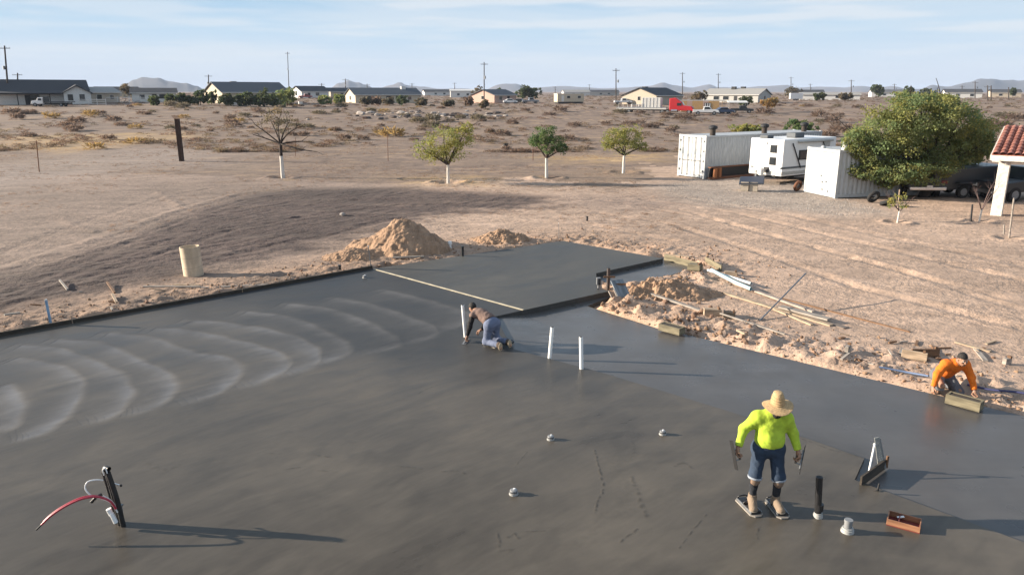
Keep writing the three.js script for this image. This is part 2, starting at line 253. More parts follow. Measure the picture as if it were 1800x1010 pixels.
{
  const N = 2048, col = new Uint8Array(N * N * 4), rgh = new Uint8Array(N * N * 4), bmp = new Uint8Array(N * N * 4);
  const tone = new Float32Array(N * N), relief = new Float32Array(N * N), s = (SX1 - SX0) / N;
  const stamp = (path, reach, f) => { let x0 = 1e9, x1 = -1e9, z0 = 1e9, z1 = -1e9; for (const [x, z] of path) { x0 = Math.min(x0, x); x1 = Math.max(x1, x); z0 = Math.min(z0, z); z1 = Math.max(z1, z); } const i0 = Math.max(0, Math.floor((x0 - reach - SX0) / s)), i1 = Math.min(N - 1, Math.ceil((x1 + reach - SX0) / s)), j0 = Math.max(0, Math.floor((z0 - reach - SZ0) / s)), j1 = Math.min(N - 1, Math.ceil((z1 + reach - SZ0) / s)); for (let j = j0; j <= j1; j++) for (let i = i0; i <= i1; i++) f(j * N + i, SX0 + (i + .5) * s, SZ0 + (j + .5) * s); };
  for (const path of CREST) {                                    // each float ripple crest: paler tone and relief, sharp on one side, fading opposite
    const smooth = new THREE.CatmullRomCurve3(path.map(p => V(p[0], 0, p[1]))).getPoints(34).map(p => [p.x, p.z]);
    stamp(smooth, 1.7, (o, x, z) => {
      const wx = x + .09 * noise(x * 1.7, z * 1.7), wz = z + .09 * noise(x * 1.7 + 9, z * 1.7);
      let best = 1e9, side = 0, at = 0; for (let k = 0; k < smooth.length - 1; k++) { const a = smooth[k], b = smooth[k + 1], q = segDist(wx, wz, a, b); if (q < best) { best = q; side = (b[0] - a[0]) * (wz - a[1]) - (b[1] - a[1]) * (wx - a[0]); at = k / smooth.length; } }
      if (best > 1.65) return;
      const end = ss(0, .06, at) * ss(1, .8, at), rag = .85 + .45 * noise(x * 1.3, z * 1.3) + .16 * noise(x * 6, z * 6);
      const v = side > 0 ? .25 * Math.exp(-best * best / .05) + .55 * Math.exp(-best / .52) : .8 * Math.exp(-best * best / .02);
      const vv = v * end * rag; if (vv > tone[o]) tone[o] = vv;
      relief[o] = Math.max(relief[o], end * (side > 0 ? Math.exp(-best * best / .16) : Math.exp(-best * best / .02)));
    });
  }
  const dark = new Float32Array(N * N);
  for (const [path, w, k] of SCUFF) stamp(path, w * 3, (o, x, z) => { const q = polyDist(path, x + w * 1.2 * noise(x * 9, z * 9), z + w * 1.2 * noise(x * 9 + 5, z * 9), false) / w; dark[o] = Math.max(dark[o], k * .62 * Math.exp(-q * q) * clamp(.55 + 1.5 * noise(x * 12, z * 12))); });
  const ux = edgeDir[0], uz = edgeDir[1]; let live = true; const q0 = cornerL, q1 = P0(930, 547), backSlab = (x, z) => (q1[0] - q0[0]) * (z - q0[1]) - (q1[1] - q0[1]) * (x - q0[0]) < 0;      // the far bay was poured first and has dried a little
  for (let j = 0; j < N; j++) for (let i = 0; i < N; i++) {
    const o = j * N + i, x = SX0 + (i + .5) * s, z = SZ0 + (j + .5) * s; if (i % 8 === 0) live = inside(UPPER, x, z) || inside(UPPER, x + 8 * s, z) || inside(UPPER, x, z + 4 * s) || inside(UPPER, x, z - 4 * s); if (!live) continue; const a = x * ux + z * uz, b = -x * uz + z * ux;
    const n1 = fbm(x * .34, z * .34, 3), n2 = fbm(a * .45 + n1, b * 2.2, 3), n3 = noise(x * 5.3, z * 5.3), n4 = noise(a * 3 + 2 * n1, b * 17), sp = noise(x * 24, z * 24);
    const far = ss(-11.5, -24, z), swirl = Math.sin((Math.hypot(x - 1.2 + n1, z + 11.2) * 5.2) + 3 * n2) * Math.exp(-Math.hypot(x - 1.2, z + 11.2) / 3.4);
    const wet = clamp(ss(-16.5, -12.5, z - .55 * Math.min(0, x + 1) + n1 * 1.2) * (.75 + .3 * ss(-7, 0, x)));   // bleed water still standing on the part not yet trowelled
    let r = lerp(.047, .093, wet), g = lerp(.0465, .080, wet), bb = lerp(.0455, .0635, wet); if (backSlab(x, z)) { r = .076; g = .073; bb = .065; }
    const patch = fbm(x * .8 + 2 * n1, z * .8 - n2, 4, .6), arcs = fbm(Math.hypot(x - 4 - n1, z + 4) * 3.2, Math.atan2(z + 4, x - 4) * 2.2, 4, .6);
    let k = 1 + .34 * n1 + .20 * n2 + .17 * patch + .13 * arcs + .06 * n3 + .08 * n4 + .05 * swirl + .03 * sp;
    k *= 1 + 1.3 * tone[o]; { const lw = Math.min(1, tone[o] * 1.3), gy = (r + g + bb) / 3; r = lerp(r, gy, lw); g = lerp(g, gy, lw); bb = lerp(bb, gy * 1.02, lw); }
    k *= 1 - dark[o];
    const q = o * 4;
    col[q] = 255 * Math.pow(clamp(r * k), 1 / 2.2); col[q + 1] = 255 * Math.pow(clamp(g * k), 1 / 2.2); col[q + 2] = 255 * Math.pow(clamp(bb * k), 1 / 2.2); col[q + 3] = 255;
    const ro = clamp(lerp(.50, .36, wet) + .09 * n1 + .06 * n2 + .05 * patch + .04 * arcs + .28 * tone[o] + .3 * dark[o] + .02 * n3, .2, .95);
    rgh[q] = rgh[q + 1] = rgh[q + 2] = 255 * ro; rgh[q + 3] = 255;
    const hh = clamp(.36 + .50 * relief[o] + .025 * arcs + .02 * patch + .035 * n2 + .02 * n3 + .03 * n4 * (1 - wet) - .42 * dark[o] + .03 * swirl + .006 * sp);
    bmp[q] = bmp[q + 1] = bmp[q + 2] = 255 * hh; bmp[q + 3] = 255;
  }
  const mk = (d, srgb) => { const t = new THREE.DataTexture(d, N, N); t.magFilter = THREE.LinearFilter; t.minFilter = THREE.LinearMipmapLinearFilter; t.generateMipmaps = true; if (srgb) t.colorSpace = THREE.SRGBColorSpace; t.needsUpdate = true; return t; };
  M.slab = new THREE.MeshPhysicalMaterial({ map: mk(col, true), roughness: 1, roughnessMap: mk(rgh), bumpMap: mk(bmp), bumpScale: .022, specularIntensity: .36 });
}
const slabCol = tex(512, tileable((u, v) => .86 + .22 * fbm(u * 5, v * 5, 5, .55) + .06 * fbm(u * 4, v * 40, 3)));
const slabRgh = tex(512, tileable((u, v) => .31 + .14 * fbm(u * 6 + 4, v * 6, 4, .55)));
M.slabLow = new THREE.MeshPhysicalMaterial({ color: C(.100, .094, .089), map: slabCol, roughness: 1, roughnessMap: slabRgh, bumpMap: slabCol, bumpScale: .004, specularIntensity: .55 });
M.slabSide = gm([.07, .066, .06], .9);
function slabGeo(poly, hFn, thick, uvFn, fine) {      // flat or folded top, vertical sides
  const sh = new THREE.Shape(poly.map(p => new THREE.Vector2(p[0], -p[1]))), f = THREE.ShapeUtils.triangulateShape(sh.getPoints(), []);
  const ccw = !THREE.ShapeUtils.isClockWise(sh.getPoints());
  const pos = [], uv = [], put = (x, y, z, u, v) => { pos.push(x, y, z); uv.push(u, v); };
  const split = (a, b, c) => { const l = [[a, b], [b, c], [c, a]].map(([p, q]) => Math.hypot(p[0] - q[0], p[1] - q[1])), m = Math.max(...l); if (fine && m > .6) { const k = l.indexOf(m), v = [a, b, c], p = v[k], q = v[(k + 1) % 3], r = v[(k + 2) % 3], h = [(p[0] + q[0]) / 2, (p[1] + q[1]) / 2]; split(p, h, r); split(h, q, r); } else for (const [x, z] of [a, b, c]) put(x, hFn(x, z), z, ...uvFn(x, z)); };
  for (const t of f) split(...(ccw ? t : [t[0], t[2], t[1]]).map(k => poly[k]));
  const top = new THREE.BufferGeometry(); top.setAttribute('position', new THREE.Float32BufferAttribute(pos, 3)); top.setAttribute('uv', new THREE.Float32BufferAttribute(uv, 2)); top.computeVertexNormals();
  const sp = [], su = []; let run = 0;
  for (let i = 0; i < poly.length; i++) { let a = poly[i], b = poly[(i + 1) % poly.length]; if (!ccw) [a, b] = [b, a]; const ya = hFn(...a), yb = hFn(...b), L = Math.hypot(a[0] - b[0], a[1] - b[1]); const q = [[a, ya, run], [a, -thick, run], [b, -thick, run + L], [a, ya, run], [b, -thick, run + L], [b, yb, run + L]]; for (const [p, y, u] of q) { sp.push(p[0], y, p[1]); su.push(u, y); } run += L; }
  const side = new THREE.BufferGeometry(); side.setAttribute('position', new THREE.Float32BufferAttribute(sp, 3)); side.setAttribute('uv', new THREE.Float32BufferAttribute(su, 2)); side.computeVertexNormals();
  return [top, side];
}
const lowA = P0(870, 556), lowB = P0(1078, 511), lowC = P0(902, 613);
const lowerY = (x, z) => lerp(lerp(-.045, -.15, ss(0, 1.3, segDist(x, z, lowA, lowC))), -.04, ss(.4, 4.5, segDist(x, z, lowA, lowB)));
{
  const mk = (name, label, poly, hFn, thick, m, uvFn) => { const [t, s] = slabGeo(poly, hFn, thick, uvFn, name === 'porch_slab'); const o = struct(name, t, m); o.userData.label = label; const e = obj('slab_edge', s, M.slabSide, o); return o; };
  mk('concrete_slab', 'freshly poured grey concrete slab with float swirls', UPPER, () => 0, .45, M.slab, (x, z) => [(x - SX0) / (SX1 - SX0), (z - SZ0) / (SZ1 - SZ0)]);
  mk('porch_slab', 'smooth blue grey lower slab beside the dirt bank', LOWER, (x, z) => { return lowerY(x, z); }, .45, M.slabLow, (x, z) => [x / 5, z / 5]);
  mk('step_slab', 'narrow sunken strip of wet concrete by the dirt pocket', STRIP, () => -.13, .45, M.slabLow, (x, z) => [x / 5, z / 5]);
}


// ---------------------------------------------------------------- mountains, far out on the plain
function range(name, label, px, dist, depth, rgb, seed, foot = 176) {      // px: [pixel x, pixel y of the crest]
  const pos = [], idx = [], rows = 15, n = 150, x0 = px[0][0], x1 = px[px.length - 1][0];
  for (let i = 0; i <= n; i++) {
    const X = lerp(x0, x1, i / n); let k = 0; while (k < px.length - 2 && X > px[k + 1][0]) k++;
    const t = clamp((X - px[k][0]) / (px[k + 1][0] - px[k][0])), top = lerp(px[k][1], px[k + 1][1], t * t * (3 - 2 * t));
    for (let j = 0; j <= rows; j++) {
      const f = j / rows, z = -(dist + (f - .45) * depth), p = onZ(X, top, -dist), base = -12;
      const prof = Math.pow(Math.sin(Math.PI * clamp(f < .45 ? f / .9 : .5 + (f - .45) / 1.1)), 1.35);
      const H = Math.max(0, p.y - base), gul = 1 + (prof < .985 ? .24 * fbm(p.x * .0035 + seed, f * 2.5 + p.x * .0012, 4, .6) : .04 * noise(p.x * .01, seed));
      pos.push(p.x * (z / -dist), base + H * prof * gul, z);
      if (i < n && j < rows) { const a = i * (rows + 1) + j, b = a + rows + 1; idx.push(a, b, a + 1, b, b + 1, a + 1); }
    }
  }
  const g = new THREE.BufferGeometry(); g.setAttribute('position', new THREE.Float32BufferAttribute(pos, 3)); g.setIndex(idx); g.computeVertexNormals();
  const m = struct(name, g, mat(rgb, 1)); m.userData.label = label; return m;
}
range('hill', 'smooth bare grey hill standing alone beyond the white farmhouse', [[170, 167], [195, 160], [215, 151], [235, 140], [250, 135.5], [272, 137], [300, 143], [325, 147], [345, 152], [362, 160], [385, 167]], 3200, 900, [.075, .075, .08], 3);
range('hill', 'low rounded blue hill behind the small dark roofed houses', [[560, 166], [580, 155], [597, 146], [612, 142], [628, 145], [645, 150], [665, 160], [690, 166]], 4600, 900, [.09, .08, .075], 8);
range('mountains', 'faint low mountain range along the horizon', [[620, 165], [660, 156], [690, 150], [702, 146], [715, 151], [740, 152], [775, 156], [810, 155], [850, 158], [880, 148], [905, 147], [930, 154], [980, 152], [1020, 153], [1060, 155], [1100, 154], [1140, 151], [1166, 145], [1180, 150], [1215, 154], [1248, 148], [1262, 153], [1300, 154], [1345, 151], [1385, 149], [1400, 154], [1440, 152], [1480, 154], [1515, 151], [1540, 154], [1570, 151], [1600, 158]], 5200, 1000, [.10, .085, .08], 5);
range('mountains', 'blue mountain range with rounded peak beyond the big tree', [[1480, 166], [1530, 160], [1575, 158], [1620, 156], [1640, 149], [1652, 151], [1665, 152], [1700, 146], [1725, 140], [1745, 138], [1765, 141], [1790, 142], [1815, 138], [1860, 134], [1940, 140], [2020, 150], [2100, 165]], 3700, 900, [.07, .072, .08], 11);
scene.fog = new THREE.FogExp2(C(.50, .60, .78), 1.0e-4);

// ================================================================ things far out: houses, vehicles, poles
M.white = gm([.74, .73, .70], .7); M.cream = gm([.62, .53, .40], .85); M.beige = gm([.50, .43, .34], .85); M.paleGrey = gm([.5, .49, .46], .85);
M.roofDark = gm([.055, .058, .066], .9); M.roofGrey = gm([.12, .125, .135], .9); M.roofPale = gm([.36, .35, .33], .85); M.roofBlue = gm([.07, .085, .105], .8);
M.glass = new THREE.MeshPhysicalMaterial({ color: C(.025, .03, .035), roughness: .08, specularIntensity: 1 });
M.dark = mat([.02, .02, .022], .7); M.darkWood = gm([.05, .038, .03], .85); M.tyre = mat([.018, .018, .018], .9); M.chrome = mat([.55, .55, .56], .3, { metalness: 1 });
M.greyMetal = gm([.30, .31, .32], .5, { metalness: .6 }); M.trim = gm([.68, .66, .62], .7); M.osb = gm([.62, .38, .17], .9); M.pink = gm([.62, .42, .34], .9); M.red = mat([.45, .02, .025], .35);
M.lightRed = mat([.12, .008, .008], .35); M.lampGlass = mat([.7, .7, .68], .15); M.pole = gm([.075, .06, .05], .9); M.steel = gm([.28, .29, .30], .45, { metalness: .7 });

// a gabled house: local x = ridge direction, base centre at the origin
function house(o) {
  const { at, turn = 0, w, d, h, rise, wall, roof, over = .45, label, windows = [], doors = [], ac = [], group, porch } = o;
  const t = thing('house', label, 'house', at, turn, group);
  const prof = [[-d / 2, 0], [d / 2, 0], [d / 2, h], [0, h + rise - .12], [-d / 2, h]];
  const g = extrude(prof, w); g.rotateY(Math.PI / 2); obj('wall', g, wall, t);
  const k = rise / (d / 2), eh = h - over * k;
  const rp = [[-d / 2 - over, eh], [0, h + rise], [d / 2 + over, eh], [d / 2 + over, eh + .2], [0, h + rise + .22], [-d / 2 - over, eh + .2]];
  const rg = extrude(rp, w + over * 2); rg.rotateY(Math.PI / 2);
  const rf = obj('roof', rg, roof, t);
  for (const s of [-1, 1]) obj('fascia', bx(w + over * 2 + .04, .2, .05, 0, eh - .02, s * (d / 2 + over + .03)), M.trim, rf);
  for (const [x, z] of ac) { const y = h + rise * (1 - Math.abs(z) / (d / 2)); const u = obj('roof_cooler', bx(1.5, 1.1, 1.3, x, y - .1, z, .05), o.acMat || M.greyMetal, rf); }
  const put = (face, u, v, ww, hh, door) => {
    const fr = door ? 'door' : 'window', m = door ? (o.doorMat || M.dark) : M.trim;
    const z0 = face === 'f' ? d / 2 : -d / 2, X0 = face === 'r' ? w / 2 : -w / 2;
    if (face === 'f' || face === 'b') { const s = face === 'f' ? 1 : -1; const a = obj(fr, bx(ww + .16, hh + .16, .09, u, v - .08, z0 + s * .03), m, t); if (!door) obj('pane', bx(ww, hh, .05, u, v, z0 + s * .07), M.glass, a); }
    else { const s = face === 'r' ? 1 : -1; const a = obj(fr, bx(.09, hh + .16, ww + .16, X0 + s * .03, v - .08, u), m, t); if (!door) obj('pane', bx(.05, hh, ww, X0 + s * .07, v, u), M.glass, a); }
  };
  for (const q of windows) put(...q); for (const q of doors) put(...q, true);
  if (porch) porch(t);
  return t;
}
const spot = (px, py) => GP(px, py);
const face = (p, extra = 0) => Math.atan2(-p.x, -p.z) + extra;     // turn that points local +z at the camera

// white farmhouse on the far left, long porch and a cross gable
{
  const p = spot(62, 184), s = mPerPx(p), c = V(p.x - 1.5, p.y, p.z - 5.5), turn = face(p, .06);
  house({ at: c, turn, w: 20, d: 9, h: 3.4, rise: 2.5, wall: M.white, roof: M.roofDark, label: 'white farmhouse with dark roof and long black posted porch', windows: [], doors: [['f', -3.4, .1, 1.0, 2.2], ['f', 6.0, .1, 1.0, 2.2]], doorMat: M.dark,
    porch: (t) => {
      const a = obj('glass_door', bx(1.9, 2.3, .08, -1.8, .1, 4.55), M.dark, t); obj('pane', bx(.8, 2.1, .05, -2.3, .2, 4.61), M.glass, a); obj('pane', bx(.8, 2.1, .05, -1.3, .2, 4.61), M.glass, a);
      obj('porch_roof', bx(14.6, .22, 3.4, -2.9, 3.0, 5.6, 0, [.2, 0, 0]), M.roofDark, t); obj('porch_beam', bx(14.4, .3, .2, -2.9, 2.5, 6.6), M.dark, t);
      for (const x of [-9.6, -5.6, -2.9, 1.2, 4.4]) obj('porch_post', bx(.2, 2.6, .2, x, 0, 6.6), M.dark, t);
      const pr = [[-3, 0], [3, 0], [3, 2.9], [0, 4.5], [-3, 2.9]];
      const gw = extrude(pr, 3.0); gw.translate(7.2, 0, 5.8); obj('gable_wall', gw, M.white, t);
      const rp = [[-3.5, 2.62], [0, 4.6], [3.5, 2.62], [3.5, 2.84], [0, 4.84], [-3.5, 2.84]]; const gr = extrude(rp, 7.4); gr.translate(7.2, 0, 4.2); obj('gable_roof', gr, M.roofDark, t);
      for (const x of [5.6, 8.2]) { const f = obj('window', bx(1.15, 1.5, .08, x, 1.0, 7.34), M.dark, t); obj('pane', bx(.95, 1.3, .05, x, 1.1, 7.39), M.glass, f); }
      for (let i = 0; i < 9; i++) { const x = 4.6 + i * .65, hh = 1.5 * (1 - Math.abs(x - 7.2) / 3) ; if (hh > .15) obj('batten', bx(.07, hh, .04, x, 2.92, 7.32), M.trim, t); }
    } });
}
house({ at: spot(168, 181).add(V(-2, 0, -4)), turn: face(spot(168, 181), .5), w: 9, d: 7, h: 2.7, rise: 1.2, wall: M.beige, roof: M.roofPale, label: 'small beige house with pale roof next to the white farmhouse', windows: [['f', -1, 1, 1.3, 1.1], ['f', 2.4, 1, 1, 1]], doors: [] });
house({ at: spot(247, 180).add(V(0, 0, -8)), turn: face(spot(247, 180)), w: 11, d: 7, h: 2.5, rise: 1.1, wall: M.white, roof: M.roofDark, label: 'low white house with dark roof below the bare hill', windows: [['f', -3, 1, 1.2, 1], ['f', 2, 1, 1.6, 1.1]], doors: [['f', 0, .05, .95, 2]] });
house({ at: spot(428, 181).add(V(-1, 0, -6)), turn: face(spot(428, 181), .42), w: 19, d: 12, h: 2.9, rise: 2.5, wall: M.cream, roof: M.roofGrey, ac: [[-3, -1.5]], acMat: M.dark, label: 'cream gabled house with grey roof and dark rooftop cooler behind hedge', windows: [['l', 0, 1.1, 1.2, 1.2], ['f', -4, 1, 1.8, 1.2], ['f', 4, 1, 1.8, 1.2]], doors: [['f', 0, .05, 1, 2.05]] });
house({ at: spot(541, 172).add(V(0, 0, -4)), turn: face(spot(541, 172), .5), w: 13, d: 9, h: 2.8, rise: 2.0, wall: M.white, roof: M.roofDark, label: 'white house with black roof right behind the tall utility pole', windows: [['f', 1, 1, 1.6, 1.2], ['l', 0, 1.1, 1.2, 1.2]], doors: [['f', -3, .05, 1, 2]] });
house({ at: spot(588, 171).add(V(0, 0, -6)), turn: face(spot(588, 171), .5), w: 12, d: 9, h: 2.7, rise: 1.7, wall: M.beige, roof: M.roofDark, label: 'beige house with low black roof between two white walled houses', windows: [['l', 0, 1, 1.3, 1.1], ['f', 0, 1, 1.5, 1.1]], doors: [] });
house({ at: spot(674, 181).add(V(-1, 0, -6)), turn: face(spot(674, 181), .30), w: 22, d: 12, h: 2.6, rise: 2.0, wall: M.cream, roof: M.roofBlue, ac: [[6.5, 1]], acMat: M.white, label: 'long cream house with blue grey roof and white rooftop cooler', windows: [['l', 0, 1, 1.4, 1.2], ['f', -6, 1, 1.8, 1.2], ['f', 0, 1, 1.8, 1.2], ['f', 7, 1, 1.2, 1.0]], doors: [['f', 3.5, .05, 1, 2]] });
house({ at: spot(820, 171).add(V(0, 0, -10)), turn: face(spot(820, 171), .05), w: 22, d: 9, h: 4.0, rise: .8, wall: M.white, roof: M.white, label: 'long flat white building behind the dry shrubs', windows: [['f', -6, 1.2, 1.6, 1.2], ['f', 0, 1.2, 1.6, 1.2], ['f', 6, 1.2, 1.6, 1.2]], doors: [] });
house({ at: spot(862, 181).add(V(1, 0, -5)), turn: face(spot(862, 181), .85), w: 11, d: 10, h: 2.5, rise: 1.6, wall: M.pink, roof: M.roofGrey, label: 'pinkish gabled house with grey roof behind a utility pole', windows: [['l', 0, 1.2, 1, 1], ['f', -2.4, 1, 1.4, 1.1]], doors: [['f', 1.5, .05, 1, 2]] });
house({ at: spot(1147, 184).add(V(1, 0, -6)), turn: face(spot(1147, 184), 1.02), w: 15, d: 12, h: 2.7, rise: 2.1, wall: M.beige, roof: M.roofDark, ac: [[-2, -1.5]], acMat: M.dark, label: 'beige gabled house with dark roof behind the flatbed trailer', windows: [['l', 0, 1.3, .9, 1.1], ['f', 2, 1, 1.5, 1.1]], doors: [] });
house({ at: spot(1300, 180).add(V(1, 0, -7)), turn: face(spot(1300, 180), -.38), w: 20, d: 12, h: 2.6, rise: 1.9, wall: M.paleGrey, roof: M.roofPale, ac: [[-1, .5], [2, -.5]], acMat: M.dark, label: 'pale house with light grey roof and two dark rooftop coolers', windows: [['f', -5, .9, 2, 1.2], ['f', -1.5, .9, 2, 1.2], ['r', 0, 1, 1.4, 1.2], ['f', 5, 1, 1.4, 1.1]], doors: [['f', 2, .05, 1, 2]] });
house({ at: spot(1478, 176).add(V(0, 0, -12)), turn: face(spot(1478, 176), .1), w: 24, d: 8, h: 2.3, rise: .7, wall: M.white, roof: M.roofPale, label: 'long low white building near the crown of the big tree', windows: [['f', -5, .9, 1.6, 1], ['f', 3, .9, 1.6, 1]], doors: [] });
house({ at: spot(1330, 168).add(V(0, 0, -8)), turn: face(spot(1330, 168), .3), w: 20, d: 9, h: 2.8, rise: 1.4, wall: M.white, roof: M.roofDark, label: 'distant white house beyond the pale grey roofed house', windows: [['f', 0, 1, 2, 1.2]], doors: [] });
for (const [px, py, w, wall, roof, lab] of [[1012, 168.5, 22, M.white, M.roofPale, 'tiny far white shed on the horizon beyond the camping trailer home'], [1060, 168, 26, M.paleGrey, M.roofDark, 'tiny far grey house with dark roof on the horizon'], [770, 168, 24, M.white, M.roofDark, 'tiny far white house with dark roof beyond the rubble'], [1415, 169, 26, M.beige, M.roofDark, 'tiny far beige house with dark roof on the plain'], [1560, 170, 22, M.white, M.roofGrey, 'tiny far white house with grey roof behind treetop'], [1690, 172, 18, M.white, M.roofDark, 'tiny far white house below the blue mountain'], [1765, 171, 16, M.beige, M.roofDark, 'tiny far beige house near the red tile roof'], [206, 171, 18, M.beige, M.roofDark, 'tiny far beige house with dark roof under the bare hill'], [480, 168, 20, M.beige, M.roofGrey, 'tiny far beige house behind the hedge trees']])
  house({ at: spot(px, py), turn: face(spot(px, py), .2), w, d: 11, h: 3, rise: 1.7, wall, roof, label: lab, windows: [['f', -3, 1, 1.8, 1.2], ['f', 4, 1, 1.8, 1.2]], doors: [] });

// building still being framed, sheathed in orange boards
{
  const p = spot(1243, 199), t = thing('framed_building', 'unfinished building sheathed in orange boards behind red semi truck', 'building', V(p.x, p.y, p.z - 5), face(p, .06));
  for (let i = 0; i < 7; i++) obj('sheathing_board', bx(1.2, 2.44, .05, -4.2 + i * 1.215, .3, 3, 0), i % 3 === 1 ? M.pink : M.osb, t);
  for (let i = 0; i < 4; i++) obj('sheathing_board', bx(.05, 2.44, 1.2, -4.85, .3, 2.3 - i * 1.215), M.pink, t);
  obj('floor_deck', bx(10, .3, 6.4, 0, 0, 0), M.darkWood, t); obj('top_plate', bx(9.9, .14, .16, 0, 2.76, 2.95), M.trim, t); obj('top_plate', bx(9.9, .14, .16, 0, 2.76, -2.95), M.trim, t);
  for (let i = 0; i < 8; i++) obj('stud', bx(.09, 2.44, .14, -4.8 + i * 1.37, .3, -2.95), M.osb, t);
  const w = obj('window_opening', bx(1.5, 1.4, .06, 1.1, .9, 3.02), M.dark, t); for (let i = 0; i < 3; i++) obj('wrap_strip', bx(.25, 1.2, .02, .6 + i * .5, 1.0, 3.065), M.white, w);
}
// mobile home
{
  const p = spot(1000, 182), t = thing('mobile_home', 'boxy cream mobile home raised off the pale ground', 'mobile home', V(p.x, p.y, p.z), face(p, .42));
  obj('body', bx(9.2, 2.5, 3, 0, .55, 0, .08), M.cream, t); obj('roof_edge', bx(9.35, .12, 3.1, 0, 3.02, 0), M.trim, t); obj('skirting', bx(8.6, .5, 2.6, 0, 0.02, 0), M.dark, t);
  for (const x of [-.8, 2.9]) { const f = obj('window', bx(1.2, .9, .06, x, 1.6, 1.53), M.trim, t); obj('pane', bx(1.05, .75, .05, x, 1.67, 1.56), M.glass, f); } obj('door', bx(.9, 1.9, .06, -2.8, .65, 1.53), M.white, t);
}
// ---- vehicles: local +x is forward
function wheels(t, list, r, w, rimMat = M.greyMetal) { for (const [x, z] of list) { const ty = obj('tyre', cyl(r, r, w, 0, -w / 2, 0, 18).rotateX(Math.PI / 2).translate(x, r, z), M.tyre, t); obj('rim', cyl(r * .58, r * .58, w + .03, 0, -(w + .03) / 2, 0, 12).rotateX(Math.PI / 2).translate(x, r, z), rimMat, ty); } }
function lamps(t, x, y, z, m, s = 1) { for (const k of [-1, 1]) obj(m === M.lightRed ? 'tail_light' : 'headlight', bx(.06, .16, .3, x, y, k * z, .02), m, t); }
function pickup(name, label, at, turn, paint, cat = 'pickup truck') {
  const t = thing(name, label, cat, at, turn);
  obj('body', extrude([[-2.7, .55], [-2.7, 1.05], [-.6, 1.08], [-.45, 1.75], [.75, 1.78], [1.25, 1.15], [2.55, 1.02], [2.72, .85], [2.72, .5]], 1.86, .07), paint, t);
  obj('bed_opening', bx(1.95, .02, 1.5, -1.65, 1.085, 0), M.dark, t);
  obj('windscreen', bx(.74, .03, 1.5, 1.02, 1.42, 0, 0, [0, 0, -.9]), M.glass, t); for (const k of [-1, 1]) { obj('side_window', extrude([[-.35, 1.2], [-.3, 1.62], [.62, 1.64], [.95, 1.2]], .03).translate(0, 0, k * .935), M.glass, t); obj('door_handle', bx(.18, .05, .04, -.2, 1.0, k * .95), M.dark, t); }
  obj('rear_window', bx(.03, .45, 1.3, -.56, 1.22, 0, 0, [0, 0, -.2]), M.glass, t);
  obj('bumper', bx(.16, .22, 1.8, 2.76, .42, 0, .05), M.chrome, t); obj('bumper', bx(.16, .2, 1.8, -2.76, .45, 0, .05), M.chrome, t); obj('grille', bx(.05, .3, 1.1, 2.72, .66, 0), M.dark, t);
  lamps(t, 2.71, .72, .72, M.lampGlass); lamps(t, -2.7, .8, .8, M.lightRed); wheels(t, [[1.75, .82], [1.75, -.82], [-1.65, .82], [-1.65, -.82]], .39, .26);
  return t;
}
function car(name, label, at, turn, paint, cat = 'car') {
  const t = thing(name, label, cat, at, turn);
  obj('body', extrude([[-2.2, .4], [-2.25, .95], [-1.55, 1.05], [-.95, 1.45], [.45, 1.47], [1.15, .98], [2.1, .85], [2.25, .65], [2.2, .38]], 1.76, .1), paint, t);
  for (const k of [-1, 1]) obj('side_window', extrude([[-1.35, 1.04], [-.88, 1.36], [.38, 1.38], [.95, 1.0]], .03).translate(0, 0, k * .875), M.glass, t);
  obj('windscreen', bx(.78, .03, 1.4, .85, 1.2, 0, 0, [0, 0, -.6]), M.glass, t); lamps(t, 2.2, .66, .66, M.lampGlass); lamps(t, -2.24, .75, .66, M.lightRed); wheels(t, [[1.4, .78], [1.4, -.78], [-1.35, .78], [-1.35, -.78]], .33, .22);
  return t;
}
M.paintWhite = mat([.72, .72, .71], .35); M.paintDark = mat([.025, .027, .03], .3); M.paintGrey = mat([.25, .26, .28], .35); M.paintBlue = mat([.05, .08, .14], .35);
{ // flatbed truck by the farmhouse, cab towards the left
  const p = spot(92, 187), t = thing('flatbed_truck', 'white cab flatbed truck parked in front of the porch', 'truck', p, Math.PI + .02);
  obj('cab', extrude([[1.6, .6], [1.6, 2.05], [2.75, 2.08], [3.15, 1.45], [4.3, 1.3], [4.45, .95], [4.45, .55]], 2.0, .1), M.paintWhite, t);
  obj('windscreen', bx(.75, .03, 1.7, 2.98, 1.74, 0, 0, [0, 0, -1]), M.glass, t); for (const k of [-1, 1]) obj('side_window', bx(.8, .5, .03, 2.3, 1.4, k * 1.01), M.glass, t);
  obj('flatbed', bx(6.2, .22, 2.3, -1.75, .95, 0, .02), M.paintDark, t); obj('headboard', bx(.12, 1.2, 2.3, 1.3, 1.1, 0), M.paintDark, t); obj('chassis', bx(8.4, .3, .9, -.3, .55, 0), M.dark, t);
  obj('bumper', bx(.16, .25, 2.0, 4.5, .45, 0, .04), M.chrome, t); lamps(t, 4.45, .85, .75, M.lampGlass); wheels(t, [[3.5, .92], [3.5, -.92], [-2.6, .92], [-2.6, -.92]], .43, .3);
}
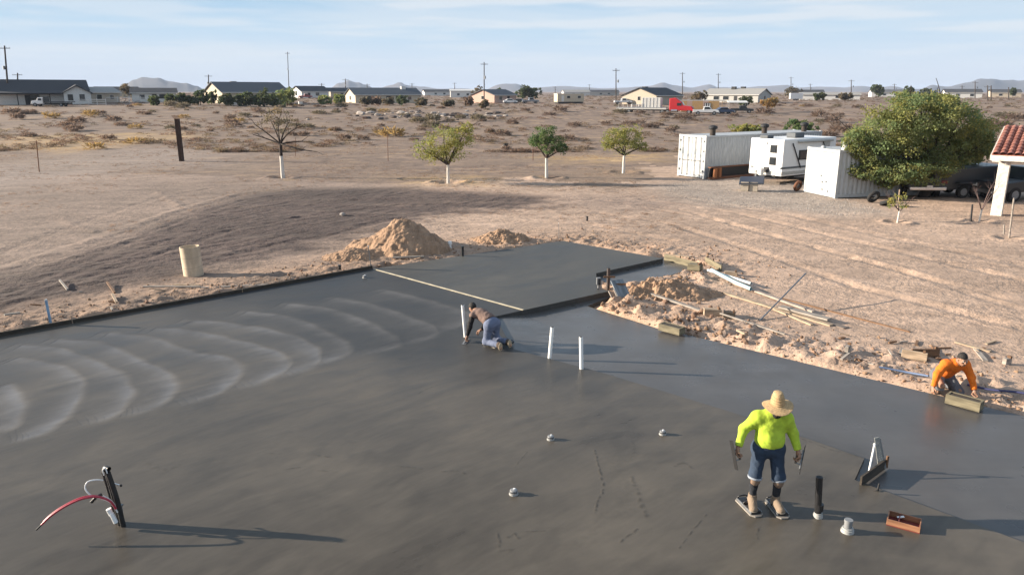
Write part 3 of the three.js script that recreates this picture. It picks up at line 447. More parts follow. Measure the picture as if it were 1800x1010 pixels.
{ // red semi with a flat trailer carrying a white box
  const p = spot(1194, 200), turn = face(p) - .12, t = thing('semi_truck', 'bright red semi truck tractor hitched to flat trailer', 'truck', V(p.x, p.y, p.z), turn);
  obj('cab', extrude([[-2.1, .75], [-2.1, 3.3], [-.7, 3.45], [.55, 2.5], [.95, 1.85], [2.7, 1.62], [3.0, 1.3], [3.05, .65]], 2.35, .16), M.red, t);
  obj('windscreen', bx(.95, .04, 1.9, .82, 2.12, 0, 0, [0, 0, -1.05]), M.glass, t); for (const k of [-1, 1]) { obj('side_window', bx(.95, .6, .04, .05, 1.75, k * 1.18), M.glass, t); obj('fuel_tank', cyl(.32, .32, 1.3, 0, -.65, 0, 14).rotateZ(Math.PI / 2).translate(-1, .7, k * 1.0), M.chrome, t); }
  obj('grille', bx(.06, .7, .95, 3.04, .85, 0), M.chrome, t); obj('bumper', bx(.2, .38, 2.3, 3.1, .38, 0, .06), M.chrome, t); lamps(t, 3.0, 1.1, .85, M.lampGlass); obj('chassis', bx(7.5, .28, .9, -.9, .68, 0), M.dark, t); wheels(t, [[2.2, 1.0], [2.2, -1.0], [-2.4, 1.0], [-2.4, -1.0], [-3.6, 1.0], [-3.6, -1.0]], .5, .32);
  const q = V(p.x - Math.cos(turn) * 8.2, p.y, p.z + Math.sin(turn) * 8.2), tr = thing('flat_trailer', 'long low flat trailer behind the red semi truck', 'trailer', q, turn);
  obj('deck', bx(11, .25, 2.4, 0, 1.1, 0, .02), M.greyMetal, tr); obj('side_rail', bx(11.05, .3, .06, 0, .95, 1.23), M.trim, tr); obj('chassis', bx(9.8, .4, .9, 0, .7, 0), M.dark, tr); for (let i = 0; i < 6; i++) obj('stake', bx(.08, .9, .06, -5 + i * 1.0, 1.3, 1.22), M.trim, tr); wheels(tr, [[-3.8, 1.0], [-3.8, -1.0], [-2.7, 1.0], [-2.7, -1.0]], .5, .32); for (const k of [-1, 1]) obj('landing_leg', bx(.12, .72, .12, 2.6, 0, k * .8), M.dark, tr);
  const b = thing('storage_crate', 'white ribbed box crate loaded on the flat trailer', 'crate', V(q.x + Math.cos(turn) * 2.2, q.y + 1.353, q.z - Math.sin(turn) * 2.2), turn);
  obj('body', bx(4.2, 2.1, 2.2, 0, 0, 0, .04), M.white, b); for (let i = 0; i < 6; i++) obj('rib', bx(.08, 2.0, .05, -1.9 + i * .76, .05, 1.12), M.trim, b);
}
pickup('pickup_truck', 'white pickup parked beside the beige gabled house', spot(1095, 183), face(spot(1095, 183)) + .2, M.paintWhite);
pickup('pickup_truck', 'white pickup in front of the orange boarded building', spot(1236, 201).add(V(0, 0, 2.2)), face(spot(1236, 201)) + .05, M.paintWhite);
car('car', 'white car parked by the pinkish house', spot(897, 182), face(spot(897, 182)) + .1, M.paintWhite); car('car', 'black car parked by the pinkish house', spot(914, 181.5), face(spot(914, 181)) - .3, M.paintDark); pickup('pickup_truck', 'dark pickup standing apart past the pinkish house', spot(932, 181.5), face(spot(932, 181)) + .2, M.paintGrey);
car('car', 'dark car beside the orange boarded building', spot(1272, 200), face(spot(1272, 200)) + .4, M.paintBlue); pickup('pickup_truck', 'dark pickup under the pale shed canopy', spot(1308, 199).add(V(0, 0, -2)), face(spot(1308, 199)) + .1, M.paintDark);
pickup('pickup_truck', 'dark red pickup by the black roofed white house', spot(540, 172.5).add(V(0, 0, 3)), face(spot(540, 172)) + .2, mat([.28, .05, .05], .4));
{ const p = spot(1296, 198), t = thing('carport', 'small pale carport shed beside the orange boarded building', 'carport', p, face(p, .1)); obj('canopy', bx(4.6, .14, 4.4, 0, 2.5, -1, 0, [.08, 0, 0]), M.white, t); for (const [x, z] of [[-2.1, .9], [2.1, .9], [-2.1, -2.9], [2.1, -2.9]]) obj('post', bx(.12, 2.5, .12, x, 0, z), M.trim, t); }
{ const p = spot(1399, 176.5), t = thing('cargo_trailer', 'plain white box trailer parked on the open plain', 'trailer', p, face(p, .25)); obj('box', bx(5.2, 2.5, 2.3, 0, .6, 0, .06), M.paintWhite, t); obj('door', bx(.05, 2.2, 1.9, -2.62, .7, 0), M.trim, t); obj('tongue', bx(1.3, .12, .12, 3.2, .55, 0), M.dark, t); wheels(t, [[-.4, 1.05], [-.4, -1.05], [.5, 1.05], [.5, -1.05]], .38, .24); }
for (const [px, py, w, h, lab] of [[409, 183.5, 1.9, 1.1, 'white utility box at the foot of the hedge'], [528, 184, 1.0, .8, 'tipped white box in the scrub below the tall pole']]) { const p = spot(px, py), t = thing('utility_box', lab, 'box', p, face(p, .2)); obj('body', bx(w, h, .9, 0, 0, 0, .05), M.white, t); obj('lid', bx(w + .08, .08, .98, 0, h, 0, .02), M.trim, t); }

// pale garden walls and fences far out
function fence(px0, px1, py, label, m, h = 1.5) { const a = spot(px0, py), b = spot(px1, py), n = Math.max(3, Math.round(a.distanceTo(b) / 3.2)), t = thing('fence', label, 'fence', a); const L = a.distanceTo(b), d = b.clone().sub(a); t.rotation.y = Math.atan2(-d.z, d.x); for (let i = 0; i <= n; i++) { const q = a.clone().lerp(b, i / n); obj('post', bx(.14, h + .15, .14, L * i / n, groundH(q.x, q.z) - a.y, 0), m, t); } for (const y of [.35, .85, 1.3]) obj('rail', bar(V(0, y + groundH(a.x, a.z) - a.y, .09), V(L, y + groundH(b.x, b.z) - a.y, .09), .04, .13), m, t); }
fence(186, 268, 180, 'pale rail fence below the bare hill', M.white, 1.5); fence(140, 186, 184, 'pale rail fence beside the beige house', M.trim, 1.4); fence(1110, 1148, 194, 'white rail fence beside the flat trailer', M.white, 1.3);

// utility poles
function utilityPole(px, pyTop, pyBase, lean, label, thick = 1) {
  const b = spot(px, pyBase), top = onZ(px + lean, pyTop, b.z), H = top.y - b.y, t = thing('utility_pole', label, 'utility pole', b, 0, 'utility poles across the plain');
  obj('shaft', rod(V(0, -.4, 0), V(top.x - b.x, H, 0), .19 * thick, .13 * thick, 9), M.pole, t);
  if (H > 6) { const y = H - .7, a = obj('crossarm', bx(2.2 * thick, .14, .12, (top.x - b.x) * .93, y, .16), M.pole, t); for (const k of [-1, -.45, .45, 1]) obj('insulator', cyl(.06, .045, .2, (top.x - b.x) * .93 + k * thick, y + .14, .16, 8), M.greyMetal, a); obj('transformer', cyl(.27, .27, .85, .35, H * .6, .05, 12), M.greyMetal, t); }
}
utilityPole(508, 91, 171, -3, 'tall dark utility pole in front of the black roofed white house'); utilityPole(851, 109, 182, 0, 'tall dark utility pole in front of the pinkish house'); utilityPole(1083, 120, 182, 0, 'tall dark utility pole beside the parked white pickup'); utilityPole(15, 80, 184, -8, 'leaning dark utility pole behind the white farmhouse porch', 1.3);
for (const [x, a, b] of [[1200, 127, 172], [1263, 129, 171], [1391, 135, 170], [1497, 140, 173], [1715, 143, 173], [1737, 150, 176], [1743, 150, 177], [1573, 147, 170], [1774, 153, 175], [1692, 150, 171], [366, 131, 172], [607, 138, 170], [565, 146, 170], [799, 145, 169], [976, 152, 168], [1036, 148, 168], [30, 128, 176], [724, 146, 169], [645, 147, 169], [1425, 147, 169]]) utilityPole(x, a, b, 0, 'thin distant utility pole on the horizon', 1.5);

// ================================================================ plants
const leafM = (rgb) => new THREE.MeshPhysicalMaterial({ color: C(...rgb), roughness: 1, transmission: .55, thickness: 0, specularIntensity: .3, side: THREE.DoubleSide, vertexColors: true });
M.leafA = leafM([.29, .285, .085]); M.leafB = leafM([.115, .17, .06]); M.leafC = leafM([.215, .245, .088]); M.leafDark = leafM([.085, .105, .045]); M.dry = leafM([.20, .14, .105]); M.dryGold = leafM([.32, .215, .085]); M.scrub = leafM([.17, .14, .09]);
M.bark = gm([.085, .062, .05], .95); M.limewash = gm([.72, .68, .62], .9); M.barkDark = gm([.045, .033, .028], .95);
function leaves(r, n, size, place, aspect = .45) {      // many small leaf faces; place(r) gives [position, radial direction]
  const pos = new Float32Array(n * 18), nor = new Float32Array(n * 18), col = new Float32Array(n * 18); const a = V(), b = V(), nn = V();
  for (let i = 0; i < n; i++) {
    const [p, dir, tint] = place(r);
    a.set(r() - .5, r() - .5, r() - .5).addScaledVector(dir, .5).normalize(); b.set(r() - .5, r() - .5, r() - .5).cross(a).normalize();
    const L = size * (.6 + .8 * r()), W = L * aspect; nn.crossVectors(b, a).normalize();
    const q = [p.x - b.x * W * .2, p.y - b.y * W * .2, p.z - b.z * W * .2, p.x + a.x * L * .5 + b.x * W, p.y + a.y * L * .5 + b.y * W, p.z + a.z * L * .5 + b.z * W, p.x + a.x * L, p.y + a.y * L, p.z + a.z * L, p.x + a.x * L * .5 - b.x * W, p.y + a.y * L * .5 - b.y * W, p.z + a.z * L * .5 - b.z * W];
    const id = [0, 1, 2, 0, 2, 3]; for (let k = 0; k < 6; k++) for (let c = 0; c < 3; c++) { pos[i * 18 + k * 3 + c] = q[id[k] * 3 + c]; nor[i * 18 + k * 3 + c] = [nn.x, nn.y, nn.z][c]; col[i * 18 + k * 3 + c] = tint[c]; }
  }
  const g = new THREE.BufferGeometry(); g.setAttribute('position', new THREE.BufferAttribute(pos, 3)); g.setAttribute('normal', new THREE.BufferAttribute(nor, 3)); g.setAttribute('color', new THREE.BufferAttribute(col, 3)); return g;
}
function crownPlace(blobs, hue) {                       // blobs: [centre, radii, share]; leaves gather in clumps near the blob surface, and a kind's colour varies from spray to spray
  const total = blobs.reduce((s, b) => s + b[2], 0), clumps = new Map();
  return (r) => {
    let t = r() * total, k = 0; while (t > blobs[k][2] && k < blobs.length - 1) { t -= blobs[k][2]; k++; }
    const [c, R] = blobs[k]; let cl = clumps.get(k); if (!cl) { cl = []; const n = Math.max(8, Math.round(blobs[k][3] || 30)); for (let i = 0; i < n; i++) { const z = r() * 2 - 1, a = r() * 6.283, s = Math.sqrt(1 - z * z), rad = .5 + .7 * r() * r() + .1 * r(); cl.push([V(s * Math.cos(a) * rad, z * rad, s * Math.sin(a) * rad), .13 + .15 * r(), .78 + .44 * r(), r() - .5]); } clumps.set(k, cl); }
    const [q, cr, br, hu] = cl[Math.floor(r() * cl.length)]; const g = () => (r() + r() + r() - 1.5) * 1.15;
    const o = V(q.x + g() * cr, q.y + g() * cr, q.z + g() * cr), p = V(c.x + o.x * R.x, c.y + o.y * R.y, c.z + o.z * R.z), v = br * (.85 + .3 * r());
    return [p, o.normalize(), [v * (1 + hue * hu), v, v * (1 - hue * hu)]];
  };
}
function limb(a, b, r0, r1, bend, r, out, depth, tips) {
  const m = a.clone().lerp(b, .5).add(V((r() - .5) * bend, (r() - .3) * bend, (r() - .5) * bend)); const c = new THREE.QuadraticBezierCurve3(a, m, b), n = 5; let prev = a;
  for (let i = 1; i <= n; i++) { const p = c.getPoint(i / n); out.push(rod(prev, p, lerp(r0, r1, (i - 1) / n), lerp(r0, r1, i / n), 5)); prev = p; }
  if (depth <= 0) { tips.push(b); return; }
  const k = 2 + Math.floor(r() * 2), d = b.clone().sub(a), L = d.length();
  for (let i = 0; i < k; i++) { const nd = d.clone().normalize().add(V((r() - .5) * 1.5, (r() - .35) * .9, (r() - .5) * 1.5)).normalize(); const st = c.getPoint(i === 0 ? 1 : .6 + .4 * r()); limb(st, st.clone().addScaledVector(nd, L * (.22 + .2 * r())), r1 * .9, r1 * .35, bend * .6, r, out, depth - 1, tips); }
}
function yardTree(px, py, label, leafMat, blobsPx, n, size, seed, clumpsN) {
  const b = GP(px, py), s = mPerPx(b), r = rng(seed), t = thing('desert_tree', label, 'tree', b, 0);
  const fork = V((r() - .5) * .15, 1.35, (r() - .5) * .15); obj('trunk', rod(V(0, -.25, 0), fork, .12, .085, 10), M.limewash, t).userData.label = 'trunk painted white';
  const blobs = blobsPx.map(([x, y, rx, ry, sh]) => { const p = onZ(x, y, b.z); return [V(p.x - b.x, p.y - b.y, (r() - .5) * .7), V(rx * s, ry * s, rx * s * .9), sh, clumpsN]; });
  const wood = [], tips = []; for (const q of blobs) limb(fork, q[0].clone().add(V(0, -.1, 0)), .07, .03, .4, r, wood, 1, tips);
  obj('limbs', wood, M.bark, t); const cr = obj('crown', leaves(r, n, size, crownPlace(blobs, .28)), leafMat, t);
  return t;
}
yardTree(788, 321, 'wide pale green tree with white painted trunk beside two smaller trees', M.leafA, [[748, 262, 26, 20, 2], [780, 244, 34, 22, 3], [812, 240, 26, 20, 2], [800, 264, 26, 18, 1.4], [765, 270, 24, 14, 1], [776, 275, 36, 8, .8], [822, 224, 12, 10, .5]], 6200, .082, 11, 60);
yardTree(961, 313, 'dark green tree with thin white trunk between two pale green trees', M.leafB, [[958, 240, 22, 18, 2], [975, 250, 18, 12, 1], [942, 248, 13, 11, .8], [988, 260, 13, 9, .9], [962, 262, 14, 8, .5]], 5400, .08, 12, 48);
yardTree(1096, 302, 'pale green rounded tree with white trunk near the shipping container', M.leafA, [[1085, 242, 24, 18, 2], [1108, 240, 24, 18, 2], [1098, 256, 34, 13, 1.6], [1130, 258, 13, 8, .6], [1070, 252, 12, 12, .6]], 6000, .082, 13, 60);
{ // leafless tree
  const b = GP(497, 313), r = rng(21), t = thing('bare_tree', 'nearly leafless tree with dark branches and white painted trunk', 'tree', b); const f = V(.02, 2.3, 0);
  obj('trunk', rod(V(0, -.25, 0), V(0, 1.5, 0), .14, .11, 10), M.limewash, t).userData.label = 'trunk painted white'; obj('upper_trunk', rod(V(0, 1.49, 0), f, .11, .09, 10), M.barkDark, t);
  const wood = [], tips = []; for (const [x, y, z] of [[-1.5, 3.6, .3], [-1.9, 2.9, -.4], [1.3, 3.4, -.3], [1.8, 2.5, .3], [.1, 3.9, .1], [-.7, 3.8, -.6], [.9, 3.8, .6], [1.5, 2.0, .8], [2.0, 1.8, -.2]]) limb(f, V(x, y, z), .06, .025, .5, r, wood, 2, tips);
  obj('branches', wood, M.barkDark, t); obj('crown', leaves(r, 900, .10, crownPlace([[V(.0, 4.0, 0), V(1.3, .7, 1.1), 2, 24], [V(.5, 3.5, 0), V(1, .5, .9), 1, 16]], .2)), M.scrub, t);
}
{ // the big mesquite over the trucks
  const b = GP(1628, 346), r = rng(31), t = thing('mesquite_tree', 'large spreading green tree overhanging the white container and parked trucks', 'tree', V(b.x, groundH(b.x, b.z), b.z)), s = mPerPx(b);
  const blobs = [[1560, 235, 58, 42, 3], [1620, 205, 62, 40, 4], [1680, 220, 52, 42, 3], [1600, 265, 70, 36, 3], [1665, 262, 55, 36, 2.6], [1540, 285, 40, 26, 1.6], [1705, 265, 36, 30, 1.6], [1585, 300, 44, 20, 1.3], [1640, 292, 46, 16, 1.2], [1520, 262, 26, 26, 1], [1715, 238, 28, 26, 1], [1560, 318, 16, 12, .4], [1600, 175, 30, 14, .8], [1655, 180, 32, 14, .8], [1528, 300, 30, 18, .9], [1690, 298, 36, 16, 1], [1610, 312, 40, 12, .8], [1508, 245, 22, 24, .7], [1728, 255, 20, 26, .7]].map(([x, y, rx, ry, sh]) => { const dz = (r() - .5) * 2.2, p = onZ(x, y, b.z + dz); return [V(p.x - b.x, p.y - b.y, dz), V(rx * s * 1.1, ry * s * .97, rx * s), sh, 75]; });
  const wood = [], tips = [], f = V(.1, 1.5, 0); obj('trunk', [rod(V(-.15, -.3, 0), V(0, .6, 0), .34, .26, 12), rod(V(0, .58, 0), f, .26, .22, 12)], M.barkDark, t);
  for (const q of blobs) limb(f, q[0], .13, .04, .6, r, wood, 1, tips); obj('limbs', wood, M.barkDark, t);
  obj('crown', leaves(r, 74000, .098, crownPlace(blobs, .4)), M.leafC, t);
}
// leafy trees and hedge bushes far out: one builder, own shapes
function bushTree(name, label, cat, px, pyTop, pyBase, wpx, leafMat, seed, n = 900, group, trunk = .18) {
  const b = GP(px, pyBase), s = mPerPx(b), r = rng(seed), H = (pyBase - pyTop) * s, W = wpx * s, t = thing(name, label, cat, b, 0, group);
  obj('trunk', rod(V(0, -.3, 0), V(0, H * .5, 0), Math.max(.05, W * .03), Math.max(.03, W * .02), 6), M.bark, t);
  const blobs = []; const k = 3 + Math.floor(r() * 3); for (let i = 0; i < k; i++) blobs.push([V((r() - .5) * W * .6, H * (trunk + (1 - trunk) * (.3 + .4 * r())), (r() - .5) * W * .5), V(W * (.26 + .12 * r()), H * (1 - trunk) * (.3 + .14 * r()), W * .3), 1, 14]);
  obj('crown', leaves(r, n, Math.max(.16, s * 2.6), crownPlace(blobs, .3), .6), leafMat, t); return t;
}
[[276, 166, 184, 24], [296, 165, 184, 26], [318, 166, 184, 24], [338, 163, 184, 22], [352, 160, 184, 24], [372, 164, 183, 22]].forEach(([x, a, b, w], i) => bushTree('hedge_bush', 'dark green bush in the hedge beside the cream gabled house', 'bush', x, a, b, w, M.leafDark, 100 + i, 900, 'hedge bushes by the cream house', .02));
[[400, 166, 186, 22], [420, 163, 186, 26], [440, 162, 187, 28], [465, 158, 188, 34], [487, 160, 188, 30], [505, 154, 186, 28]].forEach(([x, a, b, w], i) => bushTree('orchard_tree', 'bushy green orchard tree in front of the grey roofed house', 'tree', x, a, b, w, i > 3 ? M.leafC : M.leafDark, 120 + i, 1100, 'orchard trees by the cream house', .05));
[[574, 163, 183, 26, M.leafC], [600, 166, 182, 22, M.leafC], [640, 171, 184, 24, M.scrub], [662, 170, 184, 22, M.dry], [685, 170, 185, 26, M.scrub], [706, 169, 185, 26, M.leafDark], [745, 170, 186, 26, M.scrub], [790, 175, 187, 22, M.scrub], [818, 168, 186, 26, M.dry], [853, 176, 190, 18, M.scrub]].forEach(([x, a, b, w, m], i) => bushTree('garden_bush', 'bushy shrub in the row before the long cream house', 'bush', x, a, b, w, m, 140 + i, 700, 'shrubs along the edge of the scrubland', .03));
[[220, 149, 176, 16, 'tall thin grey green tree below the bare hill'], [238, 154, 176, 18, 'dark round tree below the bare hill'], [295, 156, 173, 14, 'small dark tree at the foot of the bare hill'], [838, 153, 172, 16, 'bare grey tree by the long white building'], [879, 157, 172, 16, 'dark green tree behind the pinkish house'], [918, 152, 176, 38, 'broad dark tree mass beyond the parked cars'], [935, 158, 176, 30, 'low spreading tree beyond the parked cars'], [1225, 163, 182, 40, 'olive bushy tree between the two gabled houses'], [1308, 169, 190, 26, 'dark green tree in front of the pale grey roofed house'], [1352, 172, 197, 34, 'golden yellow bushy tree right of the carport'], [1393, 150, 172, 26, 'tall bare crowned tree behind the white box trailer'], [1440, 162, 178, 20, 'dark bush by the long low white building'], [1485, 163, 177, 22, 'round olive bush beside a distant pole'], [1540, 149, 172, 24, 'dark round tree standing alone on the horizon'], [1596, 154, 172, 20, 'dark tree top just behind the big green tree'], [1632, 155, 172, 24, 'second dark tree top just behind the big green tree'], [1781, 156, 172, 10, 'thin tree on the plain near the red tile roof'], [1160, 164, 180, 22, 'dark shrub tree behind the dark roofed beige house']].forEach(([x, a, b, w, lab], i) => bushTree('distant_tree', lab, 'tree', x, a, b, w, lab.includes('golden') ? M.dryGold : lab.includes('olive') ? M.scrub : lab.includes('bare') ? M.scrub : M.leafDark, 200 + i, lab.includes('bare') ? 420 : 900, undefined, .2));
[[1318, 214, 236, 56, 'yellow green bush right behind the long white container', M.leafA], [1404, 210, 248, 60, 'leafy green bush behind the camping trailer', M.leafB]].forEach(([x, a, b, w, lab, m], i) => { const t = bushTree('leafy_bush', lab, 'bush', x, a, b, w, m, 240 + i, 2600, undefined, .05); });

// dry desert shrubs
function shrubGeo(seed, n, m) { const r = rng(seed); return leaves(r, n, .34, (q) => { const a = q() * 6.283, e = Math.pow(q(), .7), rad = .5 * Math.sqrt(q()) * (1 - .3 * e), dir = V(Math.cos(a) * .7, .8, Math.sin(a) * .7).normalize(), v = .75 + .5 * q(); return [V(Math.cos(a) * rad, .02 + e * .55 * (1 - rad), Math.sin(a) * rad), dir, [v, v, v]]; }, .10); }
const shrubKinds = [[M.dry, 'low dry brown desert shrub on the open scrubland'], [M.scrub, 'olive brown desert shrub on the open scrubland'], [M.dryGold, 'golden dry grass clump on the open scrubland']].map(([m, lab], k) => ({ m, lab, geos: [0, 1, 2].map(i => shrubGeo(300 + k * 10 + i, k === 2 ? 150 : 210)) }));
function shrub(x, z, size, k, r) { const kind = shrubKinds[k], o = obj(k === 2 ? 'grass_clump' : 'desert_shrub', kind.geos[Math.floor(r() * 3)], kind.m); o.position.set(x, groundH(x, z) - .03, z); o.rotation.y = r() * 6.28; o.scale.set(size * (1 + .5 * r()), size * (.55 + .35 * r()), size * (1 + .5 * r())); tag(o, kind.lab, k === 2 ? 'grass clump' : 'shrub', k === 2 ? 'dry grass clumps on the scrubland' : k ? 'olive shrubs on the scrubland' : 'brown shrubs on the scrubland'); }
{
  const r = rng(41);
  for (const [px, py, s, k] of [[22, 200, 2.4, 0], [50, 200, 2.2, 0], [30, 210, 2, 0], [90, 208, 2.2, 2], [135, 216, 2.4, 0], [160, 205, 2.4, 2], [200, 212, 1.8, 0], [115, 222, 1.6, 0], [50, 240, 1.3, 0], [165, 262, 1.7, 2], [240, 252, 1.8, 2], [130, 232, 1.2, 0], [690, 240, 2.2, 2], [670, 236, 1.6, 2], [890, 262, .8, 0], [900, 218, 1.6, 0], [840, 212, 2.2, 1], [760, 214, 2.4, 1], [735, 216, 2, 1], [985, 196, 2.6, 0], [965, 202, 1.8, 0], [1010, 222, 1.6, 0], [1345, 200, 2.6, 0], [1090, 200, 2.2, 1], [1200, 210, 2.2, 0], [1440, 205, 2.4, 0], [1465, 215, 2.4, 0], [1480, 232, 2.2, 0], [1455, 240, 2, 0], [1770, 205, 3, 1], [1760, 225, 3, 0], [1785, 212, 3, 0], [1180, 232, 1.6, 0], [1150, 225, 1.4, 0], [430, 205, 2, 1], [455, 198, 2.2, 0], [405, 210, 1.8, 0], [600, 188, 2.2, 1], [590, 198, 1.5, 1], [300, 188, 2.6, 1], [320, 190, 2.4, 1]]) { const p = GP(px, py); shrub(p.x, p.z, s, k, r); }
  for (let i = 0; i < 210; i++) { const py = 186 + Math.pow(r(), 1.5) * 62, px = 10 + r() * 1780; if (px > 1180 && py > 226) { continue; } const p = GP(px, py); if (fbm(p.x * .04, p.z * .04, 2) < -.12) continue; shrub(p.x, p.z, .7 + 1.1 * r(), r() < .72 ? 0 : r() < .7 ? 1 : 2, r); }
  // beyond that nobody could count them
  const im = new THREE.InstancedMesh(shrubGeo(390, 60), M.dry, 9000); im.name = 'distant_scrub'; im.userData.kind = 'stuff'; im.userData.label = 'distant low desert scrub covering the plain'; const mx = new THREE.Matrix4(); let n = 0;
  while (n < 9000) { const d = 72 + Math.pow(r(), 2.2) * 900, x = (r() - .5) * 1.55 * d, z = -d; if (d < 200 && fbm(x * .05 + 5, z * .05, 3) < -.05) continue; const s = (.25 + .65 * r() * r()) * (1 + d / 300); mx.compose(V(x, groundH(x, z) - .03, z), new THREE.Quaternion().setFromAxisAngle(V(0, 1, 0), r() * 6.28), V(s * 1.5, s * .7, s * 1.5)); im.setMatrixAt(n, mx); const v = .7 + .6 * r(); im.setColorAt(n, C(v, v * (.9 + .2 * r()), v * .9)); n++; }
  im.castShadow = im.receiveShadow = true; scene.add(im);
  // short dry grass and weeds between the young trees
  const gg = new THREE.InstancedMesh(shrubGeo(391, 26), M.dry, 9000); gg.name = 'dry_weeds'; gg.userData.kind = 'stuff'; gg.userData.label = 'sparse short dry weeds over the bare soil'; n = 0;
  while (n < 9000) { const d = 30 + Math.pow(r(), .8) * 60, x = (r() - .62) * 1.5 * d, z = -d; if (fbm(x * .12 + 3, z * .12, 3) < -.02 || (x > 8 && d < 65) || inside(DAMP, x, z) || (d < 36 && slabDist(x, z) < 3)) continue; const s = .05 + .17 * r() * r(); mx.compose(V(x, groundH(x, z) - .01, z), new THREE.Quaternion().setFromAxisAngle(V(0, 1, 0), r() * 6.28), V(s * 1.6, s * .8, s * 1.6)); gg.setMatrixAt(n, mx); const gold = YELLOW.some(p => inside(p, x, z)), v = .9 + .5 * r(); gg.setColorAt(n, gold ? C(v * 1.9, v * 1.55, v * .7) : C(v * 1.1, v, v * .85)); n++; }
  gg.castShadow = gg.receiveShadow = true; scene.add(gg);
  // broken concrete and stones dumped out on the flat
  const rocks = [0, 1, 2].map(k => { const q = new THREE.IcosahedronGeometry(.5, 1), p = q.attributes.position, rr = rng(70 + k); for (let i = 0; i < p.count; i++) { const v = V().fromBufferAttribute(p, i), f = .75 + .5 * (noise3(v.x * 2 + k * 9, v.y * 2, v.z * 2) + .5); v.multiplyScalar(f); p.setXYZ(i, v.x, v.y * .65, v.z); } q.computeVertexNormals(); return q; });
  M.rubblePale = gm([.42, .37, .33], .95); M.rubbleDark = gm([.11, .085, .075], .95);
  for (let i = 0; i < 110; i++) { const px = 625 + Math.pow(r(), .9) * 265, py = 193 + (r() + r()) * .5 * 17 + (px - 625) * .01, p = GP(px, py), pale = r() < .5, o = obj('rubble_chunk', rocks[Math.floor(r() * 3)], pale ? M.rubblePale : M.rubbleDark), s = .5 + 1.2 * r() * r(); o.position.set(p.x, p.y + .1 * s, p.z); o.rotation.set(0, r() * 6, 0); o.scale.set(s * (1 + r()), s * (.5 + .5 * r()), s); tag(o, pale ? 'pale broken concrete chunk in the dumped rubble heap' : 'dark soil clod in the dumped rubble heap', 'rubble', pale ? 'pale rubble chunks' : 'dark rubble clods'); }
  for (const [px, py, s] of [[602, 378, .28], [541, 211, .7], [662, 203, 1.0], [780, 203, .9], [885, 259, .5], [1050, 190, .5]]) { const p = GP(px, py), o = obj('stone', rocks[1], M.rubblePale); o.position.set(p.x, p.y + .15 * s, p.z); o.scale.setScalar(s); tag(o, 'single pale stone lying on bare soil', 'stone', 'single stones on the soil'); }
  M.rocks = rocks;
}

// ================================================================ containers, trailer, shade trees' trucks, tiled porch
M.contWhite = mat([.46, .48, .49], .55, { map: grungeStreak }); M.contDoor = mat([.52, .53, .53], .6, { map: tex(256, (() => { const f = tileable((u, v) => ss(.0, .35, fbm(u * 3.2, v * 3.2, 5, .6)) * (.7 + .5 * fbm(u * 14, v * 5, 3))); return (u, v) => { const m = f(u, v); return [1 - .55 * m, 1 - .48 * m, 1 - .43 * m]; }; })(), { rep: [.45, .5] }) }); M.rust = gm([.17, .07, .035], .9); M.gasket = mat([.10, .11, .12], .8); M.contMark = mat([.20, .23, .25], .8);
function corrugated(len, h, pitch = .28, dep = .04) { const pos = [], uv = [], n = Math.round(len / pitch), pw = len / n, prof = []; for (let i = 0; i < n; i++) { const x = -len / 2 + i * pw; prof.push([x, 0], [x + pw * .26, 0], [x + pw * .5, -dep], [x + pw * .76, -dep]); } prof.push([len / 2, 0]); for (let i = 0; i < prof.length - 1; i++) { const [a, za] = prof[i], [b, zb] = prof[i + 1]; for (const [x, y, z] of [[a, 0, za], [b, 0, zb], [b, h, zb], [a, 0, za], [b, h, zb], [a, h, za]]) { pos.push(x, y, z); uv.push(x / 2, y / 2); } } const g = new THREE.BufferGeometry(); g.setAttribute('position', new THREE.Float32BufferAttribute(pos, 3)); g.setAttribute('uv', new THREE.Float32BufferAttribute(uv, 2)); g.computeVertexNormals(); return g; }
